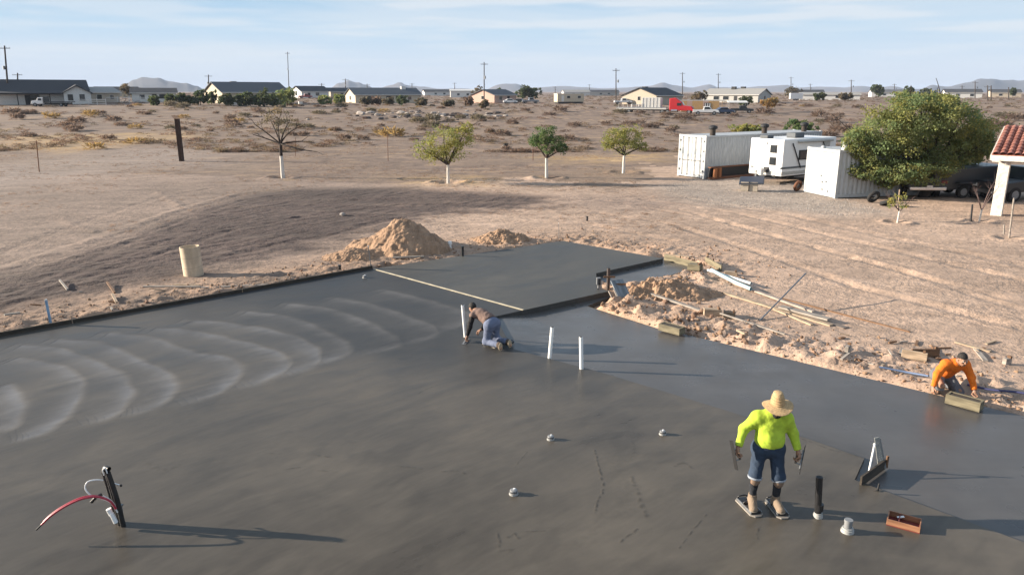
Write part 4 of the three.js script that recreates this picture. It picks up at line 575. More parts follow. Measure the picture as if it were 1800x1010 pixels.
// local x = length (doors at -x), z = width; vents etc. added by the caller
function container(label, at, turn, L, W, H, doors) {
  const t = thing('shipping_container', label, 'container', at, turn), fr = .12;
  for (const s of [-1, 1]) { const g = corrugated(L - .24, H - .36); g.translate(0, .2, W / 2 - .02); if (s < 0) g.rotateY(Math.PI); obj('side_panel', g, M.contWhite, t); obj('bottom_rail', bx(L - .3, .18, .1, 0, .06, s * (W / 2 - .05), .01), M.contWhite, t); obj('top_rail', bx(L - .3, .12, .1, 0, H - .15, s * (W / 2 - .05), .01), M.contWhite, t); }
  { const g = corrugated(W - .24, H - .36); g.rotateY(Math.PI / 2); g.translate(L / 2 - .02, .2, 0); obj('end_panel', g, M.contWhite, t); }
  obj('roof_panel', bx(L - .2, .05, W - .16, 0, H - .09, 0), M.contWhite, t); obj('floor', bx(L - .3, .1, W - .22, 0, .1, 0), M.rust, t);
  for (const x of [-1, 1]) for (const z of [-1, 1]) { const p = obj('corner_post', bx(.15, H - .36, .15, x * (L / 2 - .075), .18, z * (W / 2 - .075), .015), M.contWhite, t); for (const y of [0, H - .18]) obj('corner_casting', bx(.19, .178, .175, x * (L / 2 - .09), y, z * (W / 2 - .085), .015), M.contWhite, p); }
  obj('end_rail', bx(.1, .16, W - .34, -L / 2 + .06, .05, 0), M.contWhite, t); obj('end_rail', bx(.12, .16, W - .34, -L / 2 + .06, H - .18, 0), M.contWhite, t);
  if (doors === 'doors') for (const s of [-1, 1]) {
    const d = obj('door', bx(.06, H - .42, W / 2 - .19, -L / 2 + .05, .22, s * (W / 4 - .07)), M.contDoor, t);
    for (const z of [.33, .82]) { const rg = obj('lock_rod', rod(V(-L / 2 - .03, .14, s * z), V(-L / 2 - .03, H - .14, s * z), .02, .02, 8), M.gasket, t); obj('rod_handle', bx(.03, .04, .34, -L / 2 - .06, 1.15, s * (z - .12)), M.gasket, rg); }
    for (let i = 0; i < 4; i++) obj('hinge', bx(.05, .12, .1, -L / 2 - .0, .45 + i * (H - .9) / 3, s * (W / 2 - .16)), M.gasket, d);
  } else { for (let i = 0; i < 5; i++) { const d = obj('end_board', bx(.05, H - .42, (W - .32) / 5 - .012, -L / 2 + .04, .22, -W / 2 + .16 + (i + .5) * (W - .32) / 5), M.contWhite, t); } for (const [y, z] of [[1.1, .05], [.75, .2], [.8, .55], [.3, .75], [.35, .25]]) obj('latch', bx(.03, .07, .1, -L / 2 - .0, y, z), M.gasket, t); }
  return t;
}
function placeBox(pA, pB, W, L) { // pA, pB: front left and right bottom corners; returns centre and turn for a box whose -x end is that front
  const zd = pB.clone().sub(pA).setY(0).normalize(), mid = pA.clone().lerp(pB, .5), xd = V(zd.z, 0, -zd.x); const c = mid.clone().addScaledVector(xd, L / 2); c.y = Math.min(groundH(c.x, c.z), mid.y) ; return { c, xd, zd, turn: Math.atan2(-xd.z, xd.x) };
}
{
  const q = placeBox(GP(1187, 308), GP(1241, 315), 2.44, 12.2), t = container('long white shipping container with smudged doors and three roof vents', q.c, q.turn, 12.2, 2.5, 2.85, 'doors');
  for (const x of [-5.0, .2, 4.6]) { const v = obj('roof_vent', cyl(.19, .19, .42, x, 2.8, .75, 14), M.darkWood, t); obj('vent_cap', lathe([[.19, 0], [.30, .05], [.30, .2], [.1, .28], [0, .28]], 16).translate(x, 3.2, .75), M.dark, v); }
  // steel trough of beams along its side
  const side = (lx, lz) => q.c.clone().addScaledVector(q.xd, lx).addScaledVector(q.zd, lz); const a = side(-3.7, 1.75), tr = thing('steel_beam', 'rusty brown steel channel leaning along the container side', 'steel beam', V(a.x, groundH(a.x, a.z), a.z), q.turn);
  obj('web', bx(4.6, .62, .06, 0, .12, -.18, .01, [.12, 0, 0]), M.dark, tr); obj('flange', bx(4.6, .1, .5, 0, .02, 0, .01), M.rust, tr); obj('flange', bx(4.6, .08, .26, 0, .72, -.16, .01), M.rust, tr); for (const x of [-1.95, -1.55]) obj('drum', cyl(.15, .15, .6, x, .12, .05, 14), mat([.24, .09, .03], .8), tr);
}
{
  const q = placeBox(GP(1407, 336), GP(1474, 350), 2.9, 6.1), t = container('short white shipping container half under the big green tree', q.c, q.turn, 6.1, 2.9, 2.65, 'boards');
  const v = obj('roof_vent', cyl(.2, .2, .35, -2.4, 2.58, 1.0, 16), M.contWhite, t); obj('vent_cap', lathe([[0, 0], [.28, 0], [.28, .1], [0, .18]], 18).translate(-2.4, 2.93, 1.0), M.contWhite, v); obj('roof_dome', new THREE.SphereGeometry(.14, 12, 8).translate(-2.7, 2.62, -.5), M.contWhite, t);
  const w = obj('window', bx(1.2, .9, .06, -.6, 1.2, 1.47), M.gasket, t); obj('pane', bx(1.05, .76, .04, -.6, 1.27, 1.5), M.glass, w);
}
{ // travel trailer
  const q = placeBox(GP(1316, 319), GP(1371, 326), 2.5, 5.4), t = thing('travel_trailer', 'white camping trailer with two small dark bunk windows between containers', 'trailer', q.c, q.turn), L = 5.4, W = 2.5;
  obj('body', bx(L, 2.25, W, 0, .55, 0, .05), mat([.74, .74, .73], .4), t); obj('chassis', bx(L, .14, 1.6, 0, .4, 0), M.dark, t); obj('skirt_stripe', bx(L + .02, .22, W + .02, 0, .62, 0, .03), M.paleGrey, t);
  for (const y of [1.95, 1.2]) { const f = obj('bunk_window', bx(.05, .5, .5, -L / 2 - .01, y, .52, .02), M.dark, t); obj('pane', bx(.03, .38, .38, -L / 2 - .04, y + .06, .52), M.glass, f); }
  const ft = obj('front_hatch', bx(.04, .34, .42, -L / 2 - .01, .72, .1, .01), M.dark, t); for (let i = 0; i < 8; i++) obj('name_mark', bx(.006, .05, .09, -L / 2 - .005, 1.75 - (i % 2) * .012, -.9 + i * .13), mat([.4, .41, .43], .6), t); obj('badge', bx(.006, .16, .09, -L / 2 - .005, 2.42, .02), M.gasket, t);
  obj('vent_grille', bx(.03, .1, .24, -L / 2 - .0, .95, -1.0), M.gasket, t);
  obj('roof_unit', bx(.95, .32, .7, -.2, 2.8, .2, .06), M.gasket, t); obj('roof_hatch', bx(.6, .2, .6, -2.4, 2.8, -.3, .04), M.gasket, t);
  obj('awning_tube', cyl(.07, .07, 3.6, 0, -1.8, 0, 12).rotateZ(Math.PI / 2).translate(.4, 2.62, W / 2 + .09), M.paleGrey, t); for (const x of [-1.9, 1.2]) obj('awning_arm', bar(V(x, 2.55, W / 2 + .05), V(x + 1.0, 1.0, W / 2 + .05), .05, .05), M.dark, t);
  const dr = obj('door', bx(.75, 1.85, .05, 1.6, .72, W / 2 + .02), M.paleGrey, t); obj('handle', bx(.1, .04, .05, 1.3, 1.5, W / 2 + .06), M.dark, dr); const wd = obj('side_window', bx(1.1, .6, .05, -.6, 1.5, W / 2 + .02), M.dark, t); obj('pane', bx(.95, .48, .04, -.6, 1.56, W / 2 + .04), M.glass, wd); obj('stripe', bx(2.6, .12, .02, -1.6, 1.0, W / 2 + .012), M.gasket, t);
  wheels(t, [[.7, W / 2 - .16], [.7, -W / 2 + .16], [1.55, W / 2 - .16], [1.55, -W / 2 + .16]], .34, .22, M.trim); for (const k of [-1, 1]) obj('hitch_bar', bar(V(-L / 2 - .95, .48, 0), V(-L / 2 + .1, .48, k * .6), .08, .1), M.dark, t); obj('jack', rod(V(-L / 2 - .85, .02, 0), V(-L / 2 - .85, .9, 0), .035), M.greyMetal, t); obj('gas_bottle', [cyl(.15, .15, .4, -L / 2 - .35, .56, 0, 14), cyl(.06, .06, .1, -L / 2 - .35, .96, 0, 10)], M.white, t);
}
{ // dark sheet propped on two wooden crates
  const p = GP(1317, 335), t = thing('wooden_crate', 'pale wooden crate below a dark sheet near camping trailer', 'crate', p, -.35); for (let i = 0; i < 3; i++) obj('plank', bx(.95, .17, .03, 0, .02 + i * .18, .4), M.beige, t); for (const s of [-1, 1]) for (let i = 0; i < 3; i++) obj('plank', bx(.03, .17, .78, s * .46, .02 + i * .18, 0), M.beige, t); obj('plank', bx(.95, .03, .8, 0, 0, 0), M.beige, t); obj('corner_post', bx(.06, .54, .06, 0, .02, .43), M.darkWood, t);
  const s = thing('dark_sheet', 'black flat panel lying tilted on the wooden crate', 'panel', p.clone().add(V(.12, .56, -.02)), -.35); obj('panel', bx(1.35, .05, 1.1, 0, .04, 0, .01, [.28, 0, .05]), mat([.025, .027, .04], .35), s); obj('panel_frame', bx(1.4, .03, 1.15, 0, .01, 0, .01, [.28, 0, .05]), M.gasket, s);
}
// tyres dumped under the tree
for (const [px, py, r, tilt, lab] of [[1535, 356, .36, .5, 'worn tyre leaning in the dirt beside the small sapling'], [1560, 362, .38, 1.25, 'worn tyre lying half flat beside the small sapling'], [1577, 352, .33, 1.45, 'tyre lying flat behind two other tyres'], [1402, 336, .34, .25, 'brownish spare tyre leaning on the short container corner']]) { const p = GP(px, py), t = thing('tyre', lab, 'tyre', p, px === 1402 ? .6 : .3), sin = Math.abs(Math.cos(tilt)); const g = new THREE.TorusGeometry(r - .1, .1, 10, 24); g.rotateX(tilt); obj('tread', g.translate(0, (r - .1) * sin + .09, 0), px === 1402 ? M.rust : M.tyre, t); if (px === 1402) obj('hub', cyl(.14, .14, .05, 0, -.025, 0, 14).rotateX(Math.PI / 2).rotateX(tilt).translate(0, (r - .1) * sin + .09, 0), M.greyMetal, t); }
// trucks parked in the shade of the tree
{ const p = GP(1640, 350), t = pickup('pickup_truck', 'black pickup with plated tailgate parked under the big tree', V(p.x, p.y, p.z - 2.9), Math.PI / 2 - .12, M.paintDark); t.scale.setScalar(1.06); obj('number_plate', bx(.02, .12, .3, -2.86, .6, .05), M.white, t); obj('bed_cargo', bx(.5, .16, .8, -2.2, 1.1, -.1, .05), M.dryBox = gm([.45, .27, .08], .9), t); for (const k of [-1, 1]) obj('ladder_rack_post', bx(.07, .75, .07, -2.55, 1.05, k * .85), M.dark, t); obj('ladder_rack', bx(.07, .07, 1.78, -2.55, 1.8, 0), M.dark, t); }
{ const p = GP(1716, 352), t = thing('black_trailer', 'long black enclosed trailer in the shade by white column', 'trailer', V(p.x, p.y, p.z - 2), .16); obj('body', extrude([[-2.2, .45], [-2.2, 1.55], [2.0, 1.75], [2.0, .45]], 2.0, .06), M.paintDark, t); obj('fender', bx(1.7, .1, .3, 0, .78, 1.12, .03), M.dark, t); obj('tongue', bx(1.1, .1, .1, -2.7, .42, 0), M.dark, t); wheels(t, [[-.42, 1.05], [.42, 1.05], [-.42, -1.05], [.42, -1.05]], .34, .22); }
{ const p = GP(1795, 372), t = pickup('pickup_truck', 'black pickup parked behind the white porch column', V(p.x + 3.2, p.y, p.z - 4.5), Math.PI + .25, M.paintDark); }
// porch with red barrel tiles
{
  const c = GP(1752, 378), t = thing('tiled_porch', 'porch with red barrel tile roof on a white square column', 'porch', c, -.66), H = 2.55;
  M.stucco = gm([.74, .70, .63], .9, { bumpMap: bumpFine, bumpScale: .01 }); M.terra = [[.42, .165, .12], [.46, .19, .14], [.36, .135, .10], [.44, .20, .155]].map(q => gm(q, .85));
  obj('column', bx(.46, H, .46, 0, -.05, 0, .02), M.stucco, t); obj('column', bx(.46, H, .46, 4.2, -.05, 0, .02), M.stucco, t); obj('column', bx(.46, H, .46, 4.2, -.05, -4.4, .02), M.stucco, t);
  const slope = .27, D = 4.4; obj('beam', bx(5.4, .34, .34, 2.2, H - .06, 0, .02), M.stucco, t); obj('beam', bx(.34, .34, 4.6, .0, H - .06, -2.5, .02), M.stucco, t);
  const e0 = V(-.52, H + .3, .62); // left front corner of the eave
  const deck = boxUV(new THREE.BoxGeometry(6.2, .1, D)); deck.translate(3.1, 0, -D / 2); deck.rotateX(slope); deck.translate(e0.x, e0.y - .04, e0.z); obj('roof_deck', deck, M.terra[2], t);
  obj('fascia', bx(6.2, .24, .06, e0.x + 3.1, e0.y - .26, e0.z + .0), M.stucco, t); { const rk = boxUV(new THREE.BoxGeometry(.06, .22, D)); rk.translate(-.03, -.1, -D / 2); rk.rotateX(slope); rk.translate(e0.x, e0.y - .04, e0.z); obj('rake_board', rk, M.stucco, t); }
  const barrel = new THREE.CylinderGeometry(.135, .115, .5, 8, 1, true, 0, Math.PI).rotateZ(Math.PI / 2).rotateX(0); // half pipe along x
  const half = (() => { const n = 7, pos = [], uv = []; const P = (k, e) => { const a = Math.PI * k / n, r = e ? .12 : .14; return [-Math.cos(a) * r, Math.sin(a) * r * .85, e ? -.46 : 0]; }; for (let k = 0; k < n; k++) for (const q of [P(k, 0), P(k + 1, 0), P(k + 1, 1), P(k, 0), P(k + 1, 1), P(k, 1)]) { pos.push(...q); uv.push(q[0] * 2, q[2] * 2); } const g = new THREE.BufferGeometry(); g.setAttribute('position', new THREE.Float32BufferAttribute(pos, 3)); g.setAttribute('uv', new THREE.Float32BufferAttribute(uv, 2)); g.computeVertexNormals(); return g; })();
  const r = rng(55); for (let i = 0; i < 21; i++) for (let j = 0; j < 10; j++) { const m = obj('roof_tile', half, M.terra[Math.floor(r() * 4)], t), s = j * .42 - .05; m.position.set(e0.x + .14 + i * .285, e0.y + .03 + Math.sin(slope) * s + .008 * r(), e0.z - Math.cos(slope) * s); m.rotation.x = slope - .05; m.rotation.z = (r() - .5) * .04; }
}
// young trees with painted stems, thorny shrubs and support stakes in front of the porch
{
  const sap = (px, py, label, H, n, leafN, seed) => { const b = GP(px, py), r = rng(seed), t = thing('sapling', label, 'sapling', b); obj('stem', rod(V(0, -.1, 0), V(.03, .55, 0), .045, .035, 8), M.limewash, t); const w = [], tips = []; for (let i = 0; i < n; i++) { const a = r() * 6.28; limb(V(.03, .5, 0), V(Math.cos(a) * .55, .7 + (H - .7) * (.5 + .5 * r()), Math.sin(a) * .55), .02, .006, .12, r, w, 1, tips); } obj('twigs', w, M.limewash === 0 ? M.bark : gm([.16, .11, .10], .95), t); if (leafN) obj('crown', leaves(r, leafN, .08, crownPlace([[V(0, H * .75, 0), V(.6, .35, .5), 1, 18]], .3)), M.leafA, t); };
  sap(1578, 391, 'small leafy sapling with forked white stem on bare dirt', 1.25, 5, 260, 61); sap(1722, 389, 'bare thorny sapling with white stem beside the column', 1.9, 9, 0, 62);
  const stake = (px, py, pt, label, w, m) => { const b = GP(px, py), tp = onZ(px + (pt[2] || 0), pt[0], b.z), t = thing('stake', label, 'stake', b); obj('shaft', rod(V(0, -.15, 0), V(tp.x - b.x, tp.y - b.y, 0), w, w, 7), m, t); obj('tip', rod(V(tp.x - b.x, tp.y - b.y, 0), V((tp.x - b.x) * 1.02, (tp.y - b.y) * 1.02 + .02, 0), w, w * .5, 7), m, t); return t; };
  M.woodPale = mat([.42, .32, .225], .85, { map: woodTex }); M.woodGrey = mat([.34, .30, .26], .9, { map: woodTex }); M.woodBrown = mat([.20, .11, .06], .9, { map: woodTex }); M.formWood = mat([.215, .185, .12], .9, { map: woodTex });
  stake(1775, 418, [350, 0, 8], 'thin pole stake in a dirt basin before the porch', .035, M.woodGrey); stake(1579, 370, [334, 0, 3], 'short pale stake behind the leafy sapling', .03, M.woodPale); stake(1708, 386, [360, 0, 2], 'dark short stake beside the bare thorny sapling', .04, M.dark); stake(1766, 412, [396, 0, 0], 'short stub stake beside the thin pole stake', .03, M.woodGrey);
  stake(68, 302, [248, 0, -5], 'thin rusty steel stake alone on the pale ground', .035, M.rust); stake(682, 283, [236, 0, -1], 'thin dark rod standing in the weeds behind the widest tree', .025, M.rust); stake(937, 282, [256, 0, 0], 'thin dark rod beside the dark green tree', .03, M.rust); stake(519, 275, [242, 0, 0], 'thin rod standing next to the leafless tree', .02, M.rust);
  { const b = GP(319, 283), tp = onZ(310.5, 209, b.z), t = thing('steel_post', 'thick dark rusty steel post leaning on the bare slope', 'post', b); const d = tp.clone().sub(b); obj('shaft', [bar(V(0, -.3, 0), d, .33, .30, V(0, 0, 1))], gm([.06, .032, .022], .9), t); obj('cap', bar(d, d.clone().multiplyScalar(1.01), .35, .32, V(0, 0, 1)), M.rust, t); }
  { const p = GP(889, 261), t = thing('bucket', 'small black bucket standing in the scrub between trees', 'bucket', p); obj('body', lathe([[0, .001], [.2, .001], [.26, .5], [.24, .5], [.19, .03], [0, .03]], 18), M.dark, t); obj('rim', new THREE.TorusGeometry(.26, .02, 6, 20).rotateX(Math.PI / 2).translate(0, .5, 0), M.tyre, t); }
  { const p = GP(1032, 388), t = thing('traffic_pin', 'small black marker stub on the tan dirt behind the slab', 'marker', p); obj('body', cyl(.05, .04, .2, 0, -.02, 0, 10), M.dark, t); obj('top', cyl(.055, .055, .03, 0, .18, 0, 10), M.tyre, t); }
}

// ================================================================ around and on the slab
M.pvc = mat([.80, .80, .78], .35); M.pvcDull = gm([.44, .44, .42], .6); M.absBlack = mat([.018, .018, .019], .4); M.conduit = mat([.20, .205, .21], .5); M.plasticWhite = mat([.78, .78, .77], .4); M.cardboard = mat([.62, .50, .36], .85, { map: grunge }); M.formDark = mat([.06, .048, .036], .9, { map: woodTex }); M.bluePaint = mat([.25, .42, .60], .7, { map: woodTex });
const S = (px, py, y = 0) => onY(px, py, y);
// form boards along the left edge: lengths of lumber butted end to end, held by stakes
{
  const a = V(cornerL[0], 0, cornerL[1]), d = V(edgeDir[0], 0, edgeDir[1]), n = V(-edgeDir[1], 0, edgeDir[0]); if (n.x > 0) n.multiplyScalar(-1);
  for (let i = 0; i < 4; i++) { const p = a.clone().addScaledVector(d, i * 4.4).addScaledVector(n, .028), q = a.clone().addScaledVector(d, i * 4.4 + 4.385).addScaledVector(n, .028), t = thing('form_board', ['dark form board at the slab corner by the grey stake', 'dark form board along slab edge before the cardboard tube', 'dark form board beside the grey lumber on the dirt', 'dark form board next to the blue stake'][i], 'form board', p.clone().setY(-.42)); const q2 = q.clone().sub(p); obj('plank', bar(V(0, .255, 0), V(q2.x, .255, q2.z), .038, .53), M.formDark, t); for (const f of [.12, .42, .72, .95]) obj('form_stake', bx(.045, .62, .025, q2.x * f + n.x * .05, -.1, q2.z * f + n.z * .05), M.woodBrown, t); }
}
{ // screed strip across the pour
  const a = S(657, 473), b = S(920, 545), t = thing('screed_strip', 'long thin pale wooden strip laid across the wet slab', 'wood strip', a.clone()); obj('strip', bar(V(0, .008, 0), V(b.x - a.x, .008, b.z - a.z), .05, .02), mat([.52, .46, .34], .8, { map: woodTex }), t);
}
function upright(name, label, cat, base, px, pyTop, r, m, extra) { const tp = onZ(px, pyTop, base.z), t = thing(name, label, cat, base), d = tp.clone().sub(base); extra ? extra(t, d) : obj('shaft', rod(V(0, -.05, 0), d, r, r, 14), m, t); return t; }
const hollow = (d, r, m, t) => { obj('pipe_wall', rod(V(0, -.05, 0), d, r, r, 16), m, t); obj('pipe_mouth', rod(d.clone().multiplyScalar(.995), d.clone().multiplyScalar(1.004), r * .8, r * .8, 14), M.dark, t); };
upright('drain_pipe', 'white plastic pipe leaning slightly, standing in wet slab near the kneeling worker', 'pipe', S(966, 628), 971, 575, .042, M.pvc, (t, d) => hollow(d, .042, M.pvc, t));
upright('drain_pipe', 'straight white plastic pipe standing in wet slab past the leaning one', 'pipe', S(1022.5, 648), 1021.5, 592, .042, M.pvc, (t, d) => hollow(d, .042, M.pvc, t));
upright('drain_pipe', 'white plastic pipe standing just ahead of the kneeling worker', 'pipe', S(818, 592), 813, 536, .036, M.pvc, (t, d) => hollow(d, .036, M.pvc, t));
{ // black vent pipe in a white collar, and the grey stub next to it
  const p = S(1438, 908), t = upright('vent_pipe', 'tall black plastic pipe rising from a white collar in the slab', 'pipe', p, 1441, 838, .045, M.absBlack, (t, d) => hollow(d, .045, M.absBlack, t)); obj('collar', [cyl(.066, .062, .04, 0, 0, 0, 22), cyl(.055, .055, .03, 0, .04, 0, 22)], M.pvcDull, t); obj('coupling', cyl(.056, .056, .1, .004, .1, 0, 16), M.absBlack, t);
  const q = S(1490, 934), u = thing('drain_stub', 'short grey drain stub in a white collar beside black pipe', 'pipe', q); obj('collar', [cyl(.085, .08, .04, 0, 0, 0, 24), cyl(.068, .068, .025, 0, .04, 0, 24)], M.pvcDull, u); obj('pipe_wall', cyl(.05, .05, .16, 0, 0, 0, 18), M.conduit, u); obj('cap', cyl(.056, .054, .03, 0, .15, 0, 18), M.conduit, u);
}
for (const [px, py, lab, sc] of [[903, 868, 'white capped floor drain in the middle of the wet slab', .85], [968, 772, 'white capped floor drain below the two white pipes', .8], [1165, 763, 'white capped floor drain beside the lime shirted worker', .78], [641, 488, 'small grey capped drain near the far slab corner', .9]]) { const p = S(px, py), t = thing('floor_drain', lab, 'drain cap', p); t.scale.setScalar(sc); obj('collar', cyl(.082, .076, .035, 0, 0, 0, 20), gm([.36, .36, .35], .6), t); obj('cap', lathe([[0, .085], [.055, .085], [.066, .075], [.066, .04], [0, .04]], 18), M.conduit, t); obj('cap_nut', bx(.035, .03, .035, .01, .08, 0, .004), M.plasticWhite, t); }
{ // electrical stub-up: two black conduits, bent cables and a stake
  const p = S(205, 922), t = thing('conduit_stub', 'black electrical conduit stub with bent red and white cables in slab', 'conduit', p); const at = (px, py, dz = 0) => onZ(px, py, p.z + dz).sub(p);
  for (const [x, dz] of [[0, 0], [-6, -.05], [5, .03]]) { const top = at(186 + x * .6, 826 + Math.abs(x) * .8, dz), b0 = at(212 + x * .9, 924, dz), mid = at(200 + x * .8, 875, dz); obj('conduit_pipe', tube([b0.clone().add(V(0, -.06, 0)), mid, top], .034, 16, 10), M.absBlack, t); }
  obj('conduit_bend', tube([at(181, 830, -.04), at(184, 822, -.02), at(191, 824, .02)], .030, 12, 10), M.absBlack, t);
  obj('pull_string', tube([at(182, 835, .04), at(180, 826, .05), at(184, 822, .05), at(188, 832, .05)], .008, 16, 6), M.plasticWhite, t);
  const wht = mat([.75, .75, .74], .4), red = mat([.38, .03, .055], .4);
  obj('white_cable', tube([at(206, 900, .08), at(195, 884, .12), at(178, 876, .12), at(160, 871, .1), at(149, 858, .08), at(153, 847, .05), at(170, 843, 0), at(190, 846, -.06), at(202, 850, -.1), at(209, 852, -.12)], .010, 60, 7), wht, t); obj('cable_end', new THREE.SphereGeometry(.018, 8, 6).translate(...at(212, 853, -.12).toArray()), M.dark, t);
  obj('red_cable', tube([at(203, 894, .1), at(192, 880, .14), at(170, 873, .18), at(145, 876, .24), at(115, 889, .30), at(88, 907, .36), at(72, 922, .4)], .014, 50, 8), red, t); obj('red_cable', tube([at(203, 895, .08), at(190, 879, .12), at(168, 871, .16), at(143, 874, .22), at(114, 887, .28), at(90, 903, .33), at(75, 917, .37)], .010, 50, 8), red, t); obj('cable_tip', tube([at(72, 922, .4), at(68, 926, .41), at(63, 931, .42)], .011, 4, 7), M.dark, t);
  obj('white_cable', tube([at(205, 898, .05), at(200, 886, .06), at(190, 876, .06), at(180, 871, .05)], .010, 24, 7), wht, t);
  obj('tape_wrap', [rod(at(190, 894, .1), at(195, 905, .1), .035, .03, 10), rod(at(195, 902, .11), at(203, 918, .1), .028, .03, 10)], M.plasticWhite, t); obj('elbow_fitting', tube([at(160, 882, .1), at(168, 874, .1), at(178, 868, .06)], .022, 10, 8), M.absBlack, t);
  obj('stake', bar(at(211, 890, -.02), at(217, 931, -.02).add(V(0, -.05, 0)), .035, .03, V(0, 0, 1)), M.conduit, t); obj('stake_head', bx(.06, .02, .05, at(211, 889, 0).x, at(211, 889, 0).y, 0), M.steel, t);
}
{ // tool tray
  const p = S(1589, 922), t = thing('tool_tray', 'open reddish wooden tray set down on the wet slab', 'tray', p, -.56), L = .40, W = .26, h = .08; const m = mat([.36, .17, .09], .6, { map: woodTex }), mi = mat([.16, .03, .025], .6);
  obj('bottom', bx(L, .012, W, 0, 0, 0), mi, t); for (const s of [-1, 1]) { obj('side_board', bx(L, h, .014, 0, .012, s * (W / 2 - .007), .003), m, t); obj('end_board', bx(.014, h, W - .03, s * (L / 2 - .007), .012, 0, .003), m, t); } obj('scrap', bx(.09, .012, .035, -.05, .06, -.07, .003, [0, .4, .2]), M.plasticWhite, t); obj('divider', bx(.012, .07, W - .03, -.06, .012, 0), mi, t);
}
{ // bulkhead board across the jog, with the perforated strip and the white rod standing behind it
  const a = S(1513, 852), b = S(1557, 820), t = thing('bulkhead_board', 'low dark board on edge across the slab joint', 'form board', a), d = b.clone().sub(a); obj('plank', bar(V(0, .06, 0), V(d.x, .06, d.z), .03, .16), M.formDark, t); obj('end_stake', bx(.03, .2, .03, d.x * 1.0, 0, d.z * 1.0 + .03), M.woodBrown, t);
  const e = b.clone().lerp(a, .08), u = thing('perforated_strip', 'tall pale perforated metal strip standing at the slab joint', 'metal strip', e), tp = onZ(1541, 768, e.z).sub(e), tw = onZ(1545, 769, e.z).sub(e); const sh = new THREE.Shape([new THREE.Vector2(-.085, 0), new THREE.Vector2(.03, 0), new THREE.Vector2(tp.x + .06, tp.y - .02), new THREE.Vector2(tp.x + .03, tp.y), new THREE.Vector2(tp.x - .03, tp.y - .01)]);
  for (let i = 0; i < 13; i++) { const f = .06 + i * .068, h = new THREE.Path(); const cx = lerp(-.03, tp.x + .018, f), w = lerp(.038, .016, f); h.absellipse(cx - w * .35, tp.y * f, w * .28, .012, 0, 6.283); sh.holes.push(h); const h2 = new THREE.Path(); h2.absellipse(cx + w * .5, tp.y * (f + .025), w * .25, .012, 0, 6.283); if (i < 12) sh.holes.push(h2); }
  obj('plate', new THREE.ExtrudeGeometry(sh, { depth: .012, bevelEnabled: false, curveSegments: 5 }), gm([.34, .35, .33], .6), u); obj('edge_bar', bar(V(.03, 0, .006), V(tp.x + .055, tp.y - .02, .006), .02, .014, V(0, 0, 1)), M.conduit, u);
  const c = S(1526, 838), w = thing('white_rod', 'thin white rod leaning against the perforated metal strip', 'rod', c), q = onZ(1538, 781, e.z + .03).sub(c); obj('shaft', rod(V(0, 0, 0), q, .014, .014, 10), M.pvc, w); obj('knob', new THREE.SphereGeometry(.022, 10, 8).translate(q.x, q.y, q.z), M.pvc, w);
  const g = S(1543, 862), k = thing('joint_stake', 'tiny dark stake at the corner of the slab joint', 'stake', g), kt = onZ(1546, 850, g.z).sub(g); obj('shaft', rod(V(0, -.05, 0), kt.clone().setY(Math.max(.12, kt.y)), .016, .013, 8), M.dark, k); obj('wire_tail', tube([V(0, .02, 0), V(-.03, .02, .03), V(-.05, .01, .02)], .006, 8, 5), M.dark, k);
}
// stakes and tube around the pour
{
  const flag = (px, py, qx, qy, label, m, w = .05) => { const b = GP(px, py), tp = onZ(qx, qy, b.z), t = thing('survey_stake', label, 'stake', b); const d = tp.clone().sub(b); obj('lath', bar(V(0, -.1, 0), d, .012, w, V(0, 0, 1)), m, t); obj('painted_tip', bar(d, d.clone().multiplyScalar(1.06), .013, w * 1.02, V(0, 0, 1)), M.plasticWhite, t); };
  flag(89, 570, 80, 528, 'pale blue wooden stake at the slab edge', M.bluePaint, .09); flag(653, 471, 647, 434, 'weathered grey stake standing at the slab corner', M.woodGrey, .09); flag(983, 421, 982, 393, 'thin grey stake behind the far slab corner', M.conduit, .07);
  const p = GP(340, 483), t = thing('cardboard_tube', 'upright hollow cream cardboard form tube standing on dirt', 'tube', p), r0 = .30, H = .93; obj('tube_wall', lathe([[r0, -.04], [r0, H], [r0 - .03, H], [r0 - .03, .05], [0, .05]], 36), M.cardboard, t); t.rotation.z = .04; for (const y of [.3, .62]) obj('seam', new THREE.TorusGeometry(r0 + .001, .004, 5, 36).rotateX(Math.PI / 2 + .12).translate(0, y, 0), M.woodGrey, t);
  const q = GP(813, 452), u = thing('stub_pipe', 'short black pipe stub at the far slab edge by dirt mound', 'pipe', q); obj('pipe_wall', cyl(.05, .05, .38, 0, -.02, 0, 12), M.absBlack, u); obj('cap', cyl(.056, .056, .05, 0, .35, 0, 12), M.absBlack, u);
  const v = GP(791, 437), w = thing('stub_pipe', 'short white capped pipe beside the dirt mound', 'pipe', v); obj('pipe_wall', cyl(.055, .055, .22, 0, -.02, 0, 12), M.pvc, w); obj('cap', cyl(.075, .07, .1, 0, .18, 0, 14), M.pvc, w);
  const x = GP(597, 474), y = thing('stub_pipe', 'small black stub in the dirt outside the form board', 'pipe', x); obj('pipe_wall', cyl(.05, .045, .16, 0, -.02, 0, 10), M.absBlack, y); obj('cap', cyl(.055, .055, .04, 0, .13, 0, 10), M.absBlack, y);
}
